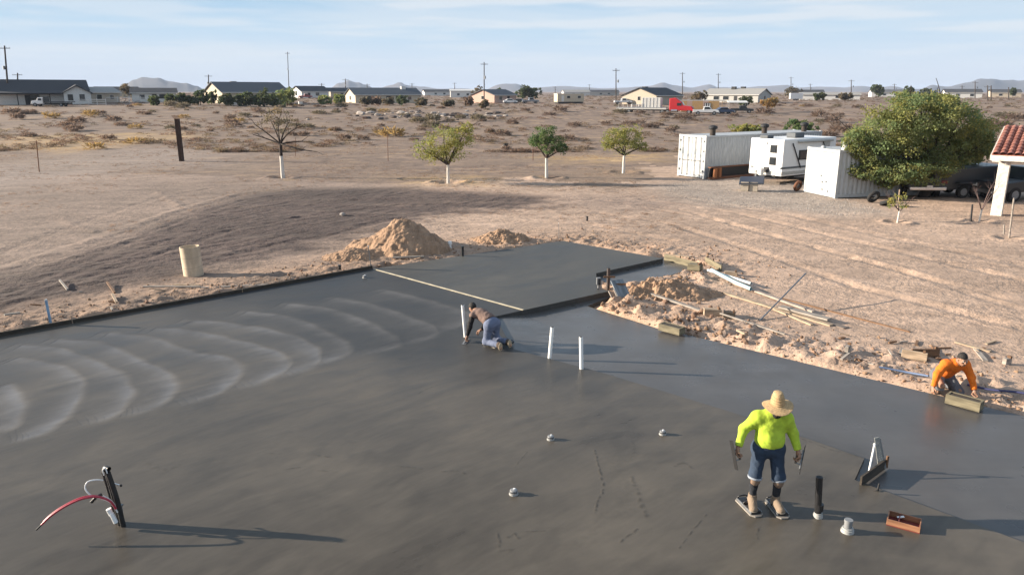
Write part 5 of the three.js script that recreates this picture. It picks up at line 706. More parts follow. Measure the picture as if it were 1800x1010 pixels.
// dirt mounds
function mound(label, px, py, rx, rz, H, seed, skew) {
  const c = GP(px, py), n = 84, pos = [], col = [], uv = [], idx = [], t = []; 
  for (let j = 0; j <= n; j++) for (let i = 0; i <= n; i++) {
    const u = (i / n - .5) * 2.3, v = (j / n - .5) * 2.3, x = c.x + u * rx, z = c.z + v * rz, w = .28 * fbm(u * 1.4 + seed, v * 1.4, 3), r = Math.hypot(u - skew * .0, v) * (1 + w);
    let h = H * Math.max(0, 1 - Math.pow(r, 1.05)) ; h = Math.min(h, H * (.93 + .12 * noise(u * 2 + seed, v * 2)));
    const steep = h > .05 ? 1 : h / .05; h += steep * (.12 * H * Math.abs(fbm(u * 3.6 + seed, v * 3.6, 5, .62)) + .035 * fbm(u * 13, v * 13, 3, .6)); 
    const gy = groundH(x, z); const y = r < 1.02 ? gy + Math.max(h, .0) + .012 : gy - .08; pos.push(x - c.x, y - c.y, z - c.z);
    const k = 1 + .35 * fbm(u * 5, v * 5 + seed, 4) + .15 * noise(u * 24, v * 24); col.push(.37 * k, .235 * k, .148 * k); uv.push(x / 2.2, (z + y) / 2.2);
    if (i < n && j < n) { const a = j * (n + 1) + i; idx.push(a, a + n + 1, a + 1, a + 1, a + n + 1, a + n + 2); }
  }
  const g = new THREE.BufferGeometry(); g.setAttribute('position', new THREE.Float32BufferAttribute(pos, 3)); g.setAttribute('color', new THREE.Float32BufferAttribute(col, 3)); g.setAttribute('uv', new THREE.Float32BufferAttribute(uv, 2)); g.setIndex(idx); g.computeVertexNormals();
  const o = obj('dirt_mound', g, M.dirt); o.position.copy(c); return tag(o, label, 'dirt mound');
}
mound('tall heap of loose tan dirt behind the slab', 708, 437, 1.85, 1.7, 1.15, 3, 0); mound('low spread of loose dirt next to the tall heap', 622, 452, 1.1, .8, .32, 9, 0); mound('small pile of tan dirt past the tall heap', 880, 421, 1.15, .8, .42, 14, 0);
mound('loose tan dirt bank beside the sunken strip', 1178, 512, 1.4, .9, .34, 21, 0);

// loose clods and crumbs: nobody could count them
{
  const r = rng(77), N = 3600, im = new THREE.InstancedMesh(M.rocks[0], gm([.30, .19, .125], 1), N); im.name = 'dirt_clods'; im.userData.kind = 'stuff'; im.userData.label = 'loose dirt clods and crumbs around the slab'; const mx = new THREE.Matrix4(); let n = 0, guard = 0;
  while (n < N && guard++ < 400000) {
    const x = -15 + r() * 27, z = -32 + r() * 20, s = slabDist(x, z); if (s < .06 || s > 3.2) continue; const pk = inside(POCKET, x, z); if (r() > (pk ? .9 : .55) * Math.exp(-Math.max(0, s - .5) / 1.0) + .03) continue;
    const k = (.012 + .055 * Math.pow(r(), 4)) * (pk && x < 5.5 ? 1.4 : .85); mx.compose(V(x, groundH(x, z) + k * .15, z), new THREE.Quaternion().setFromEuler(new THREE.Euler(r() * 6, r() * 6, r() * 6)), V(k * 2 * (.7 + .6 * r()), k * 2 * (.6 + .5 * r()), k * 2)); im.setMatrixAt(n, mx); const v = .75 + .55 * r(); im.setColorAt(n, C(v, v * (.96 + .08 * r()), v)); n++;
  }
  im.count = n; im.castShadow = im.receiveShadow = true; scene.add(im);
  const N2 = 3500, i2 = new THREE.InstancedMesh(M.rocks[1], gm([.36, .33, .30], 1), N2); i2.name = 'gravel'; i2.userData.kind = 'stuff'; i2.userData.label = 'pale grey gravel spread before the containers'; n = 0; guard = 0;
  while (n < N2 && guard++ < 200000) { const p = onY(1150 + r() * 400, 312 + r() * 66); if (!inside(GRAVEL, p.x, p.z)) continue; const k = .012 + .022 * r(); mx.compose(V(p.x, groundH(p.x, p.z) + .005, p.z), new THREE.Quaternion().setFromEuler(new THREE.Euler(r() * 6, r() * 6, r() * 6)), V(k * 1.6, k, k * 1.6)); i2.setMatrixAt(n, mx); const v = .7 + .7 * r(); i2.setColorAt(n, C(v, v, v)); n++; }
  i2.count = n; i2.castShadow = i2.receiveShadow = true; scene.add(i2);
}
// lumber and blocks lying about
function plank(px0, py0, px1, py1, w, h, m, label, lift0 = 0, lift1 = 0, name = 'wood_plank', cat = 'plank') {
  const a = GP(px0, py0), b = GP(px1, py1); a.y += h / 2 + lift0; b.y += h / 2 + lift1; const c = a.clone().add(b).multiplyScalar(.5); let mid = groundH(c.x, c.z) + h / 2; if (mid > c.y) { a.y += mid - c.y; b.y += mid - c.y; }
  const o = obj(name, [bar(a.clone().sub(a), b.clone().sub(a), w, h)], m); o.position.copy(a); return tag(o, label, cat, label.startsWith('scrap') ? 'scraps of lumber on the dirt' : undefined);
}
plank(1273, 515, 1462, 573, .14, .04, M.woodPale, 'long pale plank under the leaning steel rod'); plank(1372, 545, 1458, 568, .20, .05, M.woodGrey, 'wide grey plank at the end of the lumber pile', .08, .08); plank(1290, 500, 1430, 552, .10, .04, mat([.44, .36, .30], .9, { map: woodTex }), 'narrow plank lying behind the pale long plank', .02, .05); plank(1362, 545, 1428, 572, .09, .04, M.woodPale, 'short pale plank splayed from the lumber pile', .01, 0);
plank(1375, 525, 1600, 584, .045, .03, M.woodBrown, 'long thin brown batten lying beyond the lumber pile'); plank(1440, 562, 1488, 577, .20, .025, mat([.16, .13, .11], .9), 'dark flat board end beside the lumber pile');
plank(1140, 520, 1232, 548, .09, .04, M.woodGrey, 'grey board running to the pale square block', .05, .02); plank(1266, 556, 1380, 592, .05, .03, M.woodGrey, 'thin grey batten across the lumpy dirt', .05, .03); plank(1100, 512, 1155, 502, .07, .04, M.woodGrey, 'grey board along the edge of the sunken strip', .05, .05);
plank(1172, 447, 1214, 453, .22, .03, M.woodPale, 'pale board lying behind the sunken strip'); plank(1680, 602, 1742, 619, .10, .03, M.woodPale, 'pale board on the dirt behind the orange shirted worker'); plank(1716, 614, 1733, 635, .10, .03, M.woodGrey, 'short grey board beside the pale board'); plank(1640, 611, 1654, 633, .05, .04, M.woodBrown, 'dark stick leaning behind the orange shirted worker'); plank(1646, 613, 1672, 612, .04, .03, M.woodBrown, 'thin dark stick behind the orange shirted worker');
plank(252, 508, 352, 509, .07, .04, M.woodGrey, 'grey lumber length lying near the cardboard tube'); plank(352, 508, 478, 502, .09, .03, M.woodGrey, 'grey lumber length lying beyond the cardboard tube'); plank(306, 503, 350, 504, .07, .04, M.woodPale, 'short pale stick behind the grey lumber'); plank(7, 556, 34, 551, .08, .04, M.woodGrey, 'grey board end by the blue stake'); plank(105, 497, 118, 510, .05, .05, M.woodGrey, 'short grey stick poking from the dirt', .06, 0); plank(188, 500, 201, 516, .05, .05, M.woodBrown, 'short brown stick poking from the dirt', .06, 0); plank(198, 524, 205, 536, .06, .05, M.woodPale, 'stubby pale stick beside the form board', .05, 0); plank(690, 455, 745, 453, .08, .05, M.woodGrey, 'grey board at the foot of the tall dirt heap', .03, .03);
{ const r = rng(91); for (let i = 0; i < 26; i++) { const px = i < 14 ? 1250 + r() * 500 : i < 20 ? 60 + r() * 250 : 1500 + r() * 290, py = i < 14 ? 545 + (px - 1250) * .17 + r() * 55 : i < 20 ? 520 + r() * 35 - (px - 60) * .1 : 600 + r() * 60, a = r() * 6.28, l = 6 + 16 * r(), p = GP(px, py); if (slabDist(p.x, p.z) < .35) continue; plank(px, py, px + Math.cos(a) * l, py + Math.sin(a) * l * .4, .02 + .05 * r(), .02 + .02 * r(), [M.woodGrey, M.woodBrown, M.woodPale][i % 3], 'scrap stick of lumber on loose dirt', .01, .02, 'lumber_scrap', 'scrap lumber'); } }
{ // steel rod leaning over the lumber, and plastic pipes
  const a = GP(1336, 563), b = onZ(1417, 480, a.z - 2.2), t = thing('steel_rod', 'long thin steel rod propped over the lumber pile', 'rod', a); obj('shaft', rod(V(0, 0, 0), b.clone().sub(a), .02, .02, 8), M.steel, t); obj('hook', tube([V(0, .0, 0), V(-.05, .03, .03), V(-.07, .08, .03)], .015, 8, 6), M.steel, t);
  const pipe = (pts, r, m, label) => { const w = pts.map(([x, y, l]) => GP(x, y, r + (l || 0))); const o = obj('plastic_pipe', tube(w.map(p => p.clone().sub(w[0])), r, 30, 9), m); o.position.copy(w[0]); tag(o, label, 'pipe'); };
  pipe([[1250, 486, .1], [1285, 500, .08], [1320, 514, .05]], .055, mat([.38, .52, .55], .5), 'pale blue plastic pipe lying on the dirt bank'); pipe([[1244, 482, .1], [1276, 492, .1], [1320, 506, .1]], .04, mat([.55, .62, .64], .5), 'thin whitish blue pipe beside the pale blue pipe'); pipe([[1545, 650, .05], [1590, 658, .04], [1632, 667, .04]], .02, mat([.10, .15, .26], .6), 'blue water pipe running toward the orange shirted worker'); pipe([[1700, 681, .04], [1740, 690, .03], [1800, 702, .03], [1860, 716, .03]], .022, mat([.04, .045, .12], .6), 'dark blue water pipe behind the orange shirted worker');
}
function block(px0, py0, px1, py1, w, h, m, label, name = 'form_block') { // hollow form box between two bottom front corners
  const a = S(px0, py0, -.02), b = S(px1, py1, -.02), d = b.clone().sub(a), L = Math.hypot(d.x, d.z), t = thing(name, label, 'form block', a.clone().setY(-.02), Math.atan2(-d.z, d.x));
  obj('front_board', bx(L, h, .04, L / 2, 0, -.02, .004), m, t); obj('back_board', bx(L, h, .04, L / 2, 0, -w + .02, .004), m, t); for (const x of [.02, L - .02]) obj('end_board', bx(.04, h, w - .082, x, 0, -w / 2, .004), m, t); obj('top_board', bx(L - .084, .02, w - .084, L / 2, h - .03, -w / 2), M.formDark, t); return t;
}
block(1157, 580, 1194, 590, .26, .17, M.formWood, 'short wooden form block sitting on the lower slab edge'); block(1661, 708, 1722, 725, .24, .18, M.formWood, 'wooden form block under the hand of the orange shirted worker');
const blk = (px, py, L, h, w, m, label, turn) => { const p = GP(px, py), t = thing('wood_block', label, 'wood block', p, turn); obj('core', bx(L, h, w, 0, 0, 0, .012), m, t); obj('cross_cleat', bx(.05, h + .05, w * .9, L * .36, 0, .001, .006), M.woodBrown, t); };
blk(1252, 555, .44, .20, .2, M.woodPale, 'pale square wood block on the lumpy dirt', -.12); blk(1282, 558, .3, .16, .2, M.formDark, 'dark wood block beside the pale square block', -.3); blk(1285, 484, .4, .14, .2, M.woodPale, 'pale block at the end of the sunken strip', -.3); blk(1222, 474, .42, .2, .3, M.formWood, 'greenish form block at the sunken strip corner', -.6);
blk(1607, 632, .5, .2, .05, M.woodPale, 'short pale board standing on edge in the dirt', -.6); blk(1626, 628, .62, .2, .05, M.woodBrown, 'brown board standing on edge behind the pale one', .02); blk(1770, 640, .16, .14, .1, M.woodGrey, 'small grey block on the dirt past the boards', .3); blk(1490, 622, .22, .2, .08, M.woodGrey, 'grey block tilted in the lumpy dirt edge', .9);
{ // form corner at the sunken strip and the plumbing cluster in the pocket
  const f = (px0, py0, px1, py1, label, m, h = .22, y = -.1) => { const a = S(px0, py0, y), b = S(px1, py1, y), t = thing('form_board', label, 'form board', a), d = b.clone().sub(a); obj('plank', bar(V(0, h / 2 - .12, 0), V(d.x, h / 2 - .12, d.z), .035, h), m, t); obj('form_stake', bx(.04, h + .2, .03, d.x * .5, -.25, d.z * .5 - .045), M.woodBrown, t); };
  f(1168, 455, 1226, 470, 'yellowish form board behind the sunken strip', M.formWood, .3); f(1240, 466, 1268, 482, 'greenish form board slanting beyond the sunken strip', M.formWood, .42); f(1224, 474, 1178, 488, 'dark form board closing the sunken strip', M.formDark, .2); f(1176, 489, 1115, 503, 'dark form board between sunken strip and dirt', M.formDark, .18);
  const p = S(1069, 511, -.12), t = upright('vent_pipe', 'dark pipe standing in the plumbing corner of the far slab', 'pipe', p, 1070, 471, .05, M.absBlack, (t, d) => hollow(d, .05, mat([.05, .035, .03], .6), t)); obj('bracket', bx(.34, .05, .04, .02, .42, .06), M.woodBrown, t);
  const q = S(1052, 506), u = thing('conduit_box', 'small grey electrical box on a stub at slab corner', 'box', q); obj('box', bx(.12, .22, .1, 0, .1, 0, .01), M.conduit, u); obj('cover', bx(.07, .18, .02, .02, .12, .06), M.dark, u); obj('stub', cyl(.03, .03, .14, 0, -.03, 0, 10), M.conduit, u);
  const a = GP(1098, 524), b = onZ(1084, 492, a.z - .35), w = thing('propped_board', 'slanting blue grey board propped against the plumbing corner', 'board', a); obj('plank', bar(V(0, 0, 0), b.clone().sub(a), .42, .03), mat([.22, .25, .27], .7, { map: woodTex }), w); obj('cleat', bar(b.clone().sub(a).multiplyScalar(.7).add(V(-.15, .03, .0)), b.clone().sub(a).multiplyScalar(.7).add(V(.2, .03, 0)), .05, .04), M.woodBrown, w);
  for (const [x0, y0, x1, y1] of [[1078, 524, 1070, 511], [1089, 526, 1079, 508], [1058, 526, 1052, 512], [1029, 532, 1025, 520], [1036, 531, 1028, 519]]) { const c = GP(x0, y0), e = onZ(x1, y1, c.z - .12), s = thing('rebar_stake', 'thin wooden brace stake leaning on the slab step', 'stake', c, 0, 'brace stakes along the slab step'); obj('shaft', bar(V(0, -.05, 0), e.clone().sub(c), .03, .03), M.woodGrey, s); }
}

// ================================================================ people
// Surface of a distance field on a regular grid (surface nets)
function sdfMesh(lo, hi, cell, f) {
  const nx = Math.ceil((hi.x - lo.x) / cell) + 1, ny = Math.ceil((hi.y - lo.y) / cell) + 1, nz = Math.ceil((hi.z - lo.z) / cell) + 1, F = new Float32Array(nx * ny * nz), id = new Int32Array(nx * ny * nz).fill(-1), pos = [], idx = [];
  const I = (i, j, k) => (k * ny + j) * nx + i;
  const B = 5, far = B * cell * .5 * 1.732 * 1.5 + .035;                  // blocks well clear of the surface need only one sample
  for (let kb = 0; kb < nz; kb += B) for (let jb = 0; jb < ny; jb += B) for (let ib = 0; ib < nx; ib += B) {
    const h = (B - 1) / 2, v = f(lo.x + (ib + h) * cell, lo.y + (jb + h) * cell, lo.z + (kb + h) * cell), skip = Math.abs(v) > far;
    for (let k = kb; k < Math.min(kb + B, nz); k++) for (let j = jb; j < Math.min(jb + B, ny); j++) for (let i = ib; i < Math.min(ib + B, nx); i++) F[I(i, j, k)] = skip ? v : f(lo.x + i * cell, lo.y + j * cell, lo.z + k * cell);
  }
  const E = [[0, 1], [2, 3], [4, 5], [6, 7], [0, 2], [1, 3], [4, 6], [5, 7], [0, 4], [1, 5], [2, 6], [3, 7]], c8 = new Float32Array(8);
  for (let k = 0; k < nz - 1; k++) for (let j = 0; j < ny - 1; j++) for (let i = 0; i < nx - 1; i++) {
    let m = 0; for (let q = 0; q < 8; q++) { const v = F[I(i + (q & 1), j + (q >> 1 & 1), k + (q >> 2))]; c8[q] = v; if (v < 0) m |= 1 << q; } if (m === 0 || m === 255) continue;
    let x = 0, y = 0, z = 0, n = 0; for (const [a, b] of E) { if ((m >> a & 1) === (m >> b & 1)) continue; const t = c8[a] / (c8[a] - c8[b]); x += (a & 1) + t * ((b & 1) - (a & 1)); y += (a >> 1 & 1) + t * ((b >> 1 & 1) - (a >> 1 & 1)); z += (a >> 2) + t * ((b >> 2) - (a >> 2)); n++; }
    id[I(i, j, k)] = pos.length / 3; pos.push(lo.x + (i + x / n) * cell, lo.y + (j + y / n) * cell, lo.z + (k + z / n) * cell);
  }
  const quad = (a, b, c, d, flip) => { if (a < 0 || b < 0 || c < 0 || d < 0) return; flip ? idx.push(a, c, b, a, d, c) : idx.push(a, b, c, a, c, d); };
  for (let k = 1; k < nz - 1; k++) for (let j = 1; j < ny - 1; j++) for (let i = 1; i < nx - 1; i++) {
    const v = F[I(i, j, k)] < 0;
    if (v !== F[I(i + 1, j, k)] < 0) quad(id[I(i, j - 1, k - 1)], id[I(i, j, k - 1)], id[I(i, j, k)], id[I(i, j - 1, k)], !v);
    if (v !== F[I(i, j + 1, k)] < 0) quad(id[I(i - 1, j, k - 1)], id[I(i - 1, j, k)], id[I(i, j, k)], id[I(i, j, k - 1)], !v);
    if (v !== F[I(i, j, k + 1)] < 0) quad(id[I(i - 1, j - 1, k)], id[I(i, j - 1, k)], id[I(i, j, k)], id[I(i - 1, j, k)], !v);
  }
  const g = new THREE.BufferGeometry(); g.setAttribute('position', new THREE.Float32BufferAttribute(pos, 3)); g.setIndex(idx);
  const nor = new Float32Array(pos.length), e = cell * .7; for (let q = 0; q < pos.length; q += 3) { const x = pos[q], y = pos[q + 1], z = pos[q + 2]; let a = f(x + e, y, z) - f(x - e, y, z), b = f(x, y + e, z) - f(x, y - e, z), c = f(x, y, z + e) - f(x, y, z - e); const l = Math.hypot(a, b, c) || 1; nor[q] = a / l; nor[q + 1] = b / l; nor[q + 2] = c / l; }
  g.setAttribute('normal', new THREE.BufferAttribute(nor, 3)); return g;
}
const smin = (a, b, k) => { const h = Math.max(k - Math.abs(a - b), 0) / k; return Math.min(a, b) - h * h * k * .25; };
function capsule(a, b, r0, r1) { const dx = b.x - a.x, dy = b.y - a.y, dz = b.z - a.z, L = dx * dx + dy * dy + dz * dz || 1e-9; return (x, y, z) => { const px = x - a.x, py = y - a.y, pz = z - a.z, t = clamp((px * dx + py * dy + pz * dz) / L); return Math.hypot(px - dx * t, py - dy * t, pz - dz * t) - (r0 + (r1 - r0) * t); }; }
function ellipsoid(c, r, q) { const iq = q ? q.clone().invert() : null, v = V(), m = Math.min(r.x, r.y, r.z); return (x, y, z) => { v.set(x - c.x, y - c.y, z - c.z); if (iq) v.applyQuaternion(iq); const k = Math.hypot(v.x / r.x, v.y / r.y, v.z / r.z); return (k - 1) * m * (k > 1 ? 1.15 : 1); }; }
const union = (list, k) => (x, y, z) => { let d = list[0](x, y, z); for (let i = 1; i < list.length; i++) d = smin(d, list[i](x, y, z), k); return d; };
function bounds(pts, pad) { const lo = V(1e9, 1e9, 1e9), hi = V(-1e9, -1e9, -1e9); for (const p of pts) { lo.min(p); hi.max(p); } return [lo.subScalar(pad), hi.addScalar(pad)]; }
function joinGeo(list) { const l = list.map(g => { const q = g.toNonIndexed(); if (q.attributes.uv) q.deleteAttribute('uv'); return q; }); const m = mergeGeometries(l), p = m.attributes.position, uv = new Float32Array(p.count * 2); for (let i = 0; i < p.count; i++) { uv[i * 2] = (p.getX(i) + p.getZ(i) * .7) * 2.2; uv[i * 2 + 1] = (p.getY(i) + p.getZ(i) * .4) * 2.2; } m.setAttribute('uv', new THREE.BufferAttribute(uv, 2)); return m; }
// hand: palm and five separate bent fingers. wrist w, direction d (towards the knuckles), palm normal n (the way the palm faces), side = direction of the thumb
function handGeo(w, d, n, side, curl) {
  d = d.clone().normalize(); n = n.clone().addScaledVector(d, -n.dot(d)).normalize(); side = side.clone().addScaledVector(d, -side.dot(d)).addScaledVector(n, -side.dot(n)).normalize();
  const at = (a, b, c) => w.clone().addScaledVector(d, a).addScaledVector(side, b).addScaledVector(n, c), prims = [], pts = [w];
  const palm = [capsule(at(0, 0, 0), at(.03, 0, 0), .027, .027)]; for (const b of [.03, .01, -.01, -.028]) palm.push(capsule(at(.02, b * .6, 0), at(.088, b, 0), .017, .014)); prims.push(union(palm, .02));
  const fingers = []; [[.030, .043, 0], [.010, .048, 1], [-.011, .045, 2], [-.030, .036, 3]].forEach(([b, L, i]) => { let p = at(.088, b, 0), ang = curl * (.8 + .08 * i); const seg = [L, L * .62, L * .5]; const ch = []; for (let s = 0; s < 3; s++) { const dir = d.clone().multiplyScalar(Math.cos(ang)).addScaledVector(n, Math.sin(ang)); const q = p.clone().addScaledVector(dir, seg[s]); ch.push(capsule(p, q, .0095 - s * .0008, .009 - s * .0008)); pts.push(q); p = q; ang += curl * .95; } fingers.push(union(ch, .004)); });
  const t0 = at(.03, .03, .006), t1 = at(.062, .055, .02 + .012 * curl), t2 = at(.09, .052 - .02 * curl, .03 + .025 * curl); fingers.push(union([capsule(t0, t1, .015, .0115), capsule(t1, t2, .0115, .009)], .006)); pts.push(t1, t2, at(.088, .03, 0), at(.088, -.03, 0), at(-.03, 0, 0));
  const f = (x, y, z) => { let v = prims[0](x, y, z); for (const q of fingers) { const u = q(x, y, z); v = smin(v, u, .007); } return v; };
  const [lo, hi] = bounds(pts, .035); return sdfMesh(lo, hi, .0042, f);
}
// head: c = centre, q = which way it looks (local +z is the face)
function headParts(c, q, s = 1) {
  const at = (x, y, z) => V(x * s, y * s, z * s).applyQuaternion(q).add(c), E = (x, y, z, a, b, d) => ellipsoid(at(x, y, z), V(a * s, b * s, d * s), q);
  const base = [E(0, .025, -.012, .076, .092, .094), E(0, -.05, .022, .058, .062, .066), E(0, -.085, .05, .032, .026, .03)];
  const f0 = union(base, .05), add = [capsule(at(0, .012, .088), at(0, -.026, .108), .009 * s, .014 * s), capsule(at(-.038, .030, .076), at(.038, .030, .076), .011 * s, .011 * s), E(-.042, -.02, .066, .022, .018, .018), E(.042, -.02, .066, .022, .018, .018), capsule(at(-.02, -.058, .083), at(.02, -.058, .083), .007 * s, .007 * s), capsule(at(-.017, -.068, .081), at(.017, -.068, .081), .0075 * s, .0075 * s)], ears = [E(-.08, -.005, -.01, .012, .032, .020), E(.08, -.005, -.01, .012, .032, .020)], sock = [E(-.031, .006, .088, .019, .012, .016), E(.031, .006, .088, .019, .012, .016)];
  const f = (x, y, z) => { let v = f0(x, y, z); for (const a of add) v = smin(v, a(x, y, z), .016); for (const a of ears) v = smin(v, a(x, y, z), .01); for (const a of sock) v = -smin(-v, a(x, y, z) + .004, .008); return v; };
  return { f, at, bounds: bounds([at(-.1, -.13, -.12), at(.1, .13, .13), at(.1, -.13, .13), at(-.1, .13, -.12), at(.1, .13, -.12), at(-.1, -.13, .13)], .02) };
}
M.skin = mat([.30, .165, .105], .6); M.hair = mat([.012, .010, .009], .8); M.eyeWhite = mat([.7, .68, .64], .3); M.lip = mat([.24, .09, .07], .6);
const cloth = (rgb, extra = {}) => new THREE.MeshPhysicalMaterial({ color: C(...rgb), roughness: .9, bumpMap: clothBump, bumpScale: .006, sheen: .25, sheenRoughness: .8, map: grunge, ...extra });
function buildPerson(o) { // o: joints, clothing
  const t = thing('person', o.label, 'person', o.at, o.turn), J = o.J, K = { ...o };
  const seg = (a, b, r0, r1) => capsule(J[a], J[b], r0, r1);
  const head = headParts(J.head, o.look, 1.0);
  const torso = [ellipsoid(J.pelvis, V(.155, .12, .12), o.pelvisQ), ellipsoid(J.belly, V(.150, .15, .125), o.torsoQ), ellipsoid(J.chest, V(.165, .165, .125), o.torsoQ), seg('shL', 'neck', .062, .06), seg('shR', 'neck', .062, .06), seg('neck', 'nape', .062, .056)];
  const arms = [seg('shL', 'elL', .056, .044), seg('elL', 'wrL', .042, .028), seg('shR', 'elR', .056, .044), seg('elR', 'wrR', .042, .028)];
  const lk = o.shorts ? 1 : .74, legs = [seg('hipL', 'knL', .085 * lk, .058 * lk), seg('knL', 'anL', .056 * lk, .036 * lk), seg('hipR', 'knR', .085 * lk, .058 * lk), seg('knR', 'anR', .056 * lk, .036 * lk)];
  const feet = [seg('anL', 'toL', .042, .032), seg('anR', 'toR', .042, .032)];
  const ts = union(torso, .07), as = union(arms.slice(0, 2), .02), as2 = union(arms.slice(2), .02), l1 = union(legs.slice(0, 2), .03), l2 = union(legs.slice(2), .03), fs = union(feet, .02);
  const hd = head.f, body = (x, y, z) => { let v = smin(ts(x, y, z), as(x, y, z), .04); v = smin(v, as2(x, y, z), .04); v = smin(v, l1(x, y, z), .05); v = smin(v, l2(x, y, z), .05); v = smin(v, fs(x, y, z), .03); return v; };
  const all = Object.values(J), [lo, hi] = bounds(all.filter(p => p !== J.head), .2);
  const headNeck = (x, y, z) => smin(hd(x, y, z), capNeck(x, y, z), .03), capNeck = capsule(J.neck, J.nape, .058, .055);
  const parts = [sdfMesh(lo, hi, .015, (x, y, z) => body(x, y, z)), sdfMesh(head.bounds[0].clone().min(J.neck.clone().subScalar(.08)), head.bounds[1].clone().max(J.neck.clone().addScalar(.08)), .0065, headNeck)];
  for (const h of o.hands) parts.push(handGeo(h.w, h.d, h.n, h.side, h.curl));
  obj('body', joinGeo(parts), M.skin, t);
  for (const s of [-1, 1]) { const e = obj('eye', new THREE.SphereGeometry(.0105, 10, 8).translate(...head.at(s * .031, .006, .0795).toArray()), M.eyeWhite, t); obj('iris', new THREE.SphereGeometry(.006, 8, 6).translate(...head.at(s * .031, .004, .0855).toArray()), M.hair, e); }
  obj('mouth', tube([head.at(-.02, -.062, .086), head.at(0, -.063, .091), head.at(.02, -.062, .086)], .0028, 8, 5), M.lip, t);
  // hair
  if (o.hair) { const hs = ellipsoid(head.at(0, .034, -.02), V(.084, .098, .1), o.look); const [a, b] = head.bounds, inv = o.look.clone().invert(), v = V(); obj('hair', joinGeo([sdfMesh(a, b, .007, (x, y, z) => { v.set(x, y, z).sub(J.head).applyQuaternion(inv); const line = .05 * 1 - v.y + .55 * (v.z - .055) * (v.z > -.02 ? 1 : 1) - (v.z < 0 ? .10 + .3 * -v.z : .0); return Math.max(hs(x, y, z) + .004 * noise3(x * 60, y * 60, z * 60), -(v.y - (v.z > .02 ? .045 : v.z > -.03 ? lerp(-.01, .045, (v.z + .03) / .05) : -.06))); })]), M.hair, t); }
  if (o.beard) { const bs = union([ellipsoid(head.at(0, -.078, .052), V(.058, .045, .048), o.look), ellipsoid(head.at(0, -.1, .06), V(.04, .035, .034), o.look)], .03); const [a, b] = head.bounds; obj('beard', joinGeo([sdfMesh(a, b, .007, (x, y, z) => bs(x, y, z) + .005 * noise3(x * 55, y * 55, z * 55))]), M.hair, t); }
  const wr = (x, y, z, a) => a * (1.3 * noise3(x * 8, y * 6, z * 8) + 1.1 * Math.abs(noise3(x * 11 + y * 7, y * 5 - x * 5, z * 9)));
  const plane = (p, n) => (x, y, z) => (x - p.x) * n.x + (y - p.y) * n.y + (z - p.z) * n.z;      // positive = cut away
  const garment = (name, f, mt, cell = .0118, a = lo, b = hi) => obj(name, joinGeo([sdfMesh(a, b, cell, f)]), mt, t);
  { // shirt: torso + sleeves, cut at the hem, the cuffs and the neckline
    const g = o.shirtGrow || .022, tt = union([ellipsoid(J.pelvis.clone().lerp(J.belly, .45), V(.168, .13, .135), o.torsoQ), ellipsoid(J.belly, V(.168 + (o.girth || 0), .17, .145 + (o.girth || 0)), o.torsoQ), ellipsoid(J.chest, V(.178 + (o.girth || 0), .175, .14), o.torsoQ), seg('shL', 'neck', .078, .07), seg('shR', 'neck', .078, .07)], .08);
    const dirN = J.nape.clone().sub(J.neck).normalize(), neckCut = plane(J.neck.clone().addScaledVector(dirN, .058), dirN), up = J.chest.clone().sub(J.pelvis).normalize(), hem = plane(J.pelvis.clone().addScaledVector(up, o.hem), up.clone().multiplyScalar(-1));
    const sl = ['L', 'R'].map(s => { const e = J['el' + s], w = J['wr' + s], d = w.clone().sub(e).normalize(), cut = plane(w.clone().addScaledVector(d, -.015), d), arm = union([seg('sh' + s, 'el' + s, .056 + g * 1.25, .046 + g), capsule(e, w, .046 + g, .030 + g * .75)], .035); return { arm, cut }; });
    const whole = (x, y, z) => { let v = Math.max(tt(x, y, z) + wr(x, y, z, .008), hem(x, y, z) + .03 * noise(x * 6, z * 6), neckCut(x, y, z)); for (const s of sl) v = smin(v, Math.max(s.arm(x, y, z) + wr(x, y, z, .009), s.cut(x, y, z)), .07); return v; };
    if (o.sleeveMat) { garment('shirt', (x, y, z) => { let v = Math.max(tt(x, y, z) + wr(x, y, z, .011), hem(x, y, z), neckCut(x, y, z)); return v; }, o.shirtMat); for (const s of sl) garment('sleeve', (x, y, z) => Math.max(s.arm(x, y, z) - .003 + wr(x, y, z, .012), s.cut(x, y, z)), o.sleeveMat); } else garment('shirt', whole, o.shirtMat);
  }
  { // trousers or shorts
    const pg = .022, pel = union([ellipsoid(J.pelvis, V(.170, .14, .142), o.pelvisQ), capsule(J.hipL, J.hipR, .12, .12)], .08), up = J.belly.clone().sub(J.pelvis).normalize(), top = plane(J.pelvis.clone().addScaledVector(up, .12), up);
    const lg = ['L', 'R'].map(s => { const k = J['kn' + s], a = J['an' + s], e = o.shorts ? k.clone().lerp(a, o.shorts) : a, d = e.clone().sub(o.shorts ? J['hip' + s] : k).normalize(), cut = plane(e.clone().addScaledVector(d, o.shorts ? 0 : -.01), d), l = [seg('hip' + s, 'kn' + s, .087 + pg, .062 + pg)]; l.push(capsule(k, e, .062 + pg, (o.shorts ? .058 : .044) + pg)); return { f: union(l, .05), cut, e, d }; });
    const pf = (x, y, z) => { let v = pel(x, y, z); const q = lg.map(s => Math.max(s.f(x, y, z) + wr(x, y, z, .012), s.cut(x, y, z))); v = smin(v, q[0], .06); v = smin(v, q[1], .06); return Math.max(v, top(x, y, z)); };
    garment(o.shorts ? 'shorts' : 'trousers', pf, o.pantsMat); const bp = J.pelvis.clone().addScaledVector(up, .112); garment('belt', (x, y, z) => Math.max(Math.abs(((x - bp.x) * up.x + (y - bp.y) * up.y + (z - bp.z) * up.z)) - .022, pel(x, y, z) - .008), M.hair);
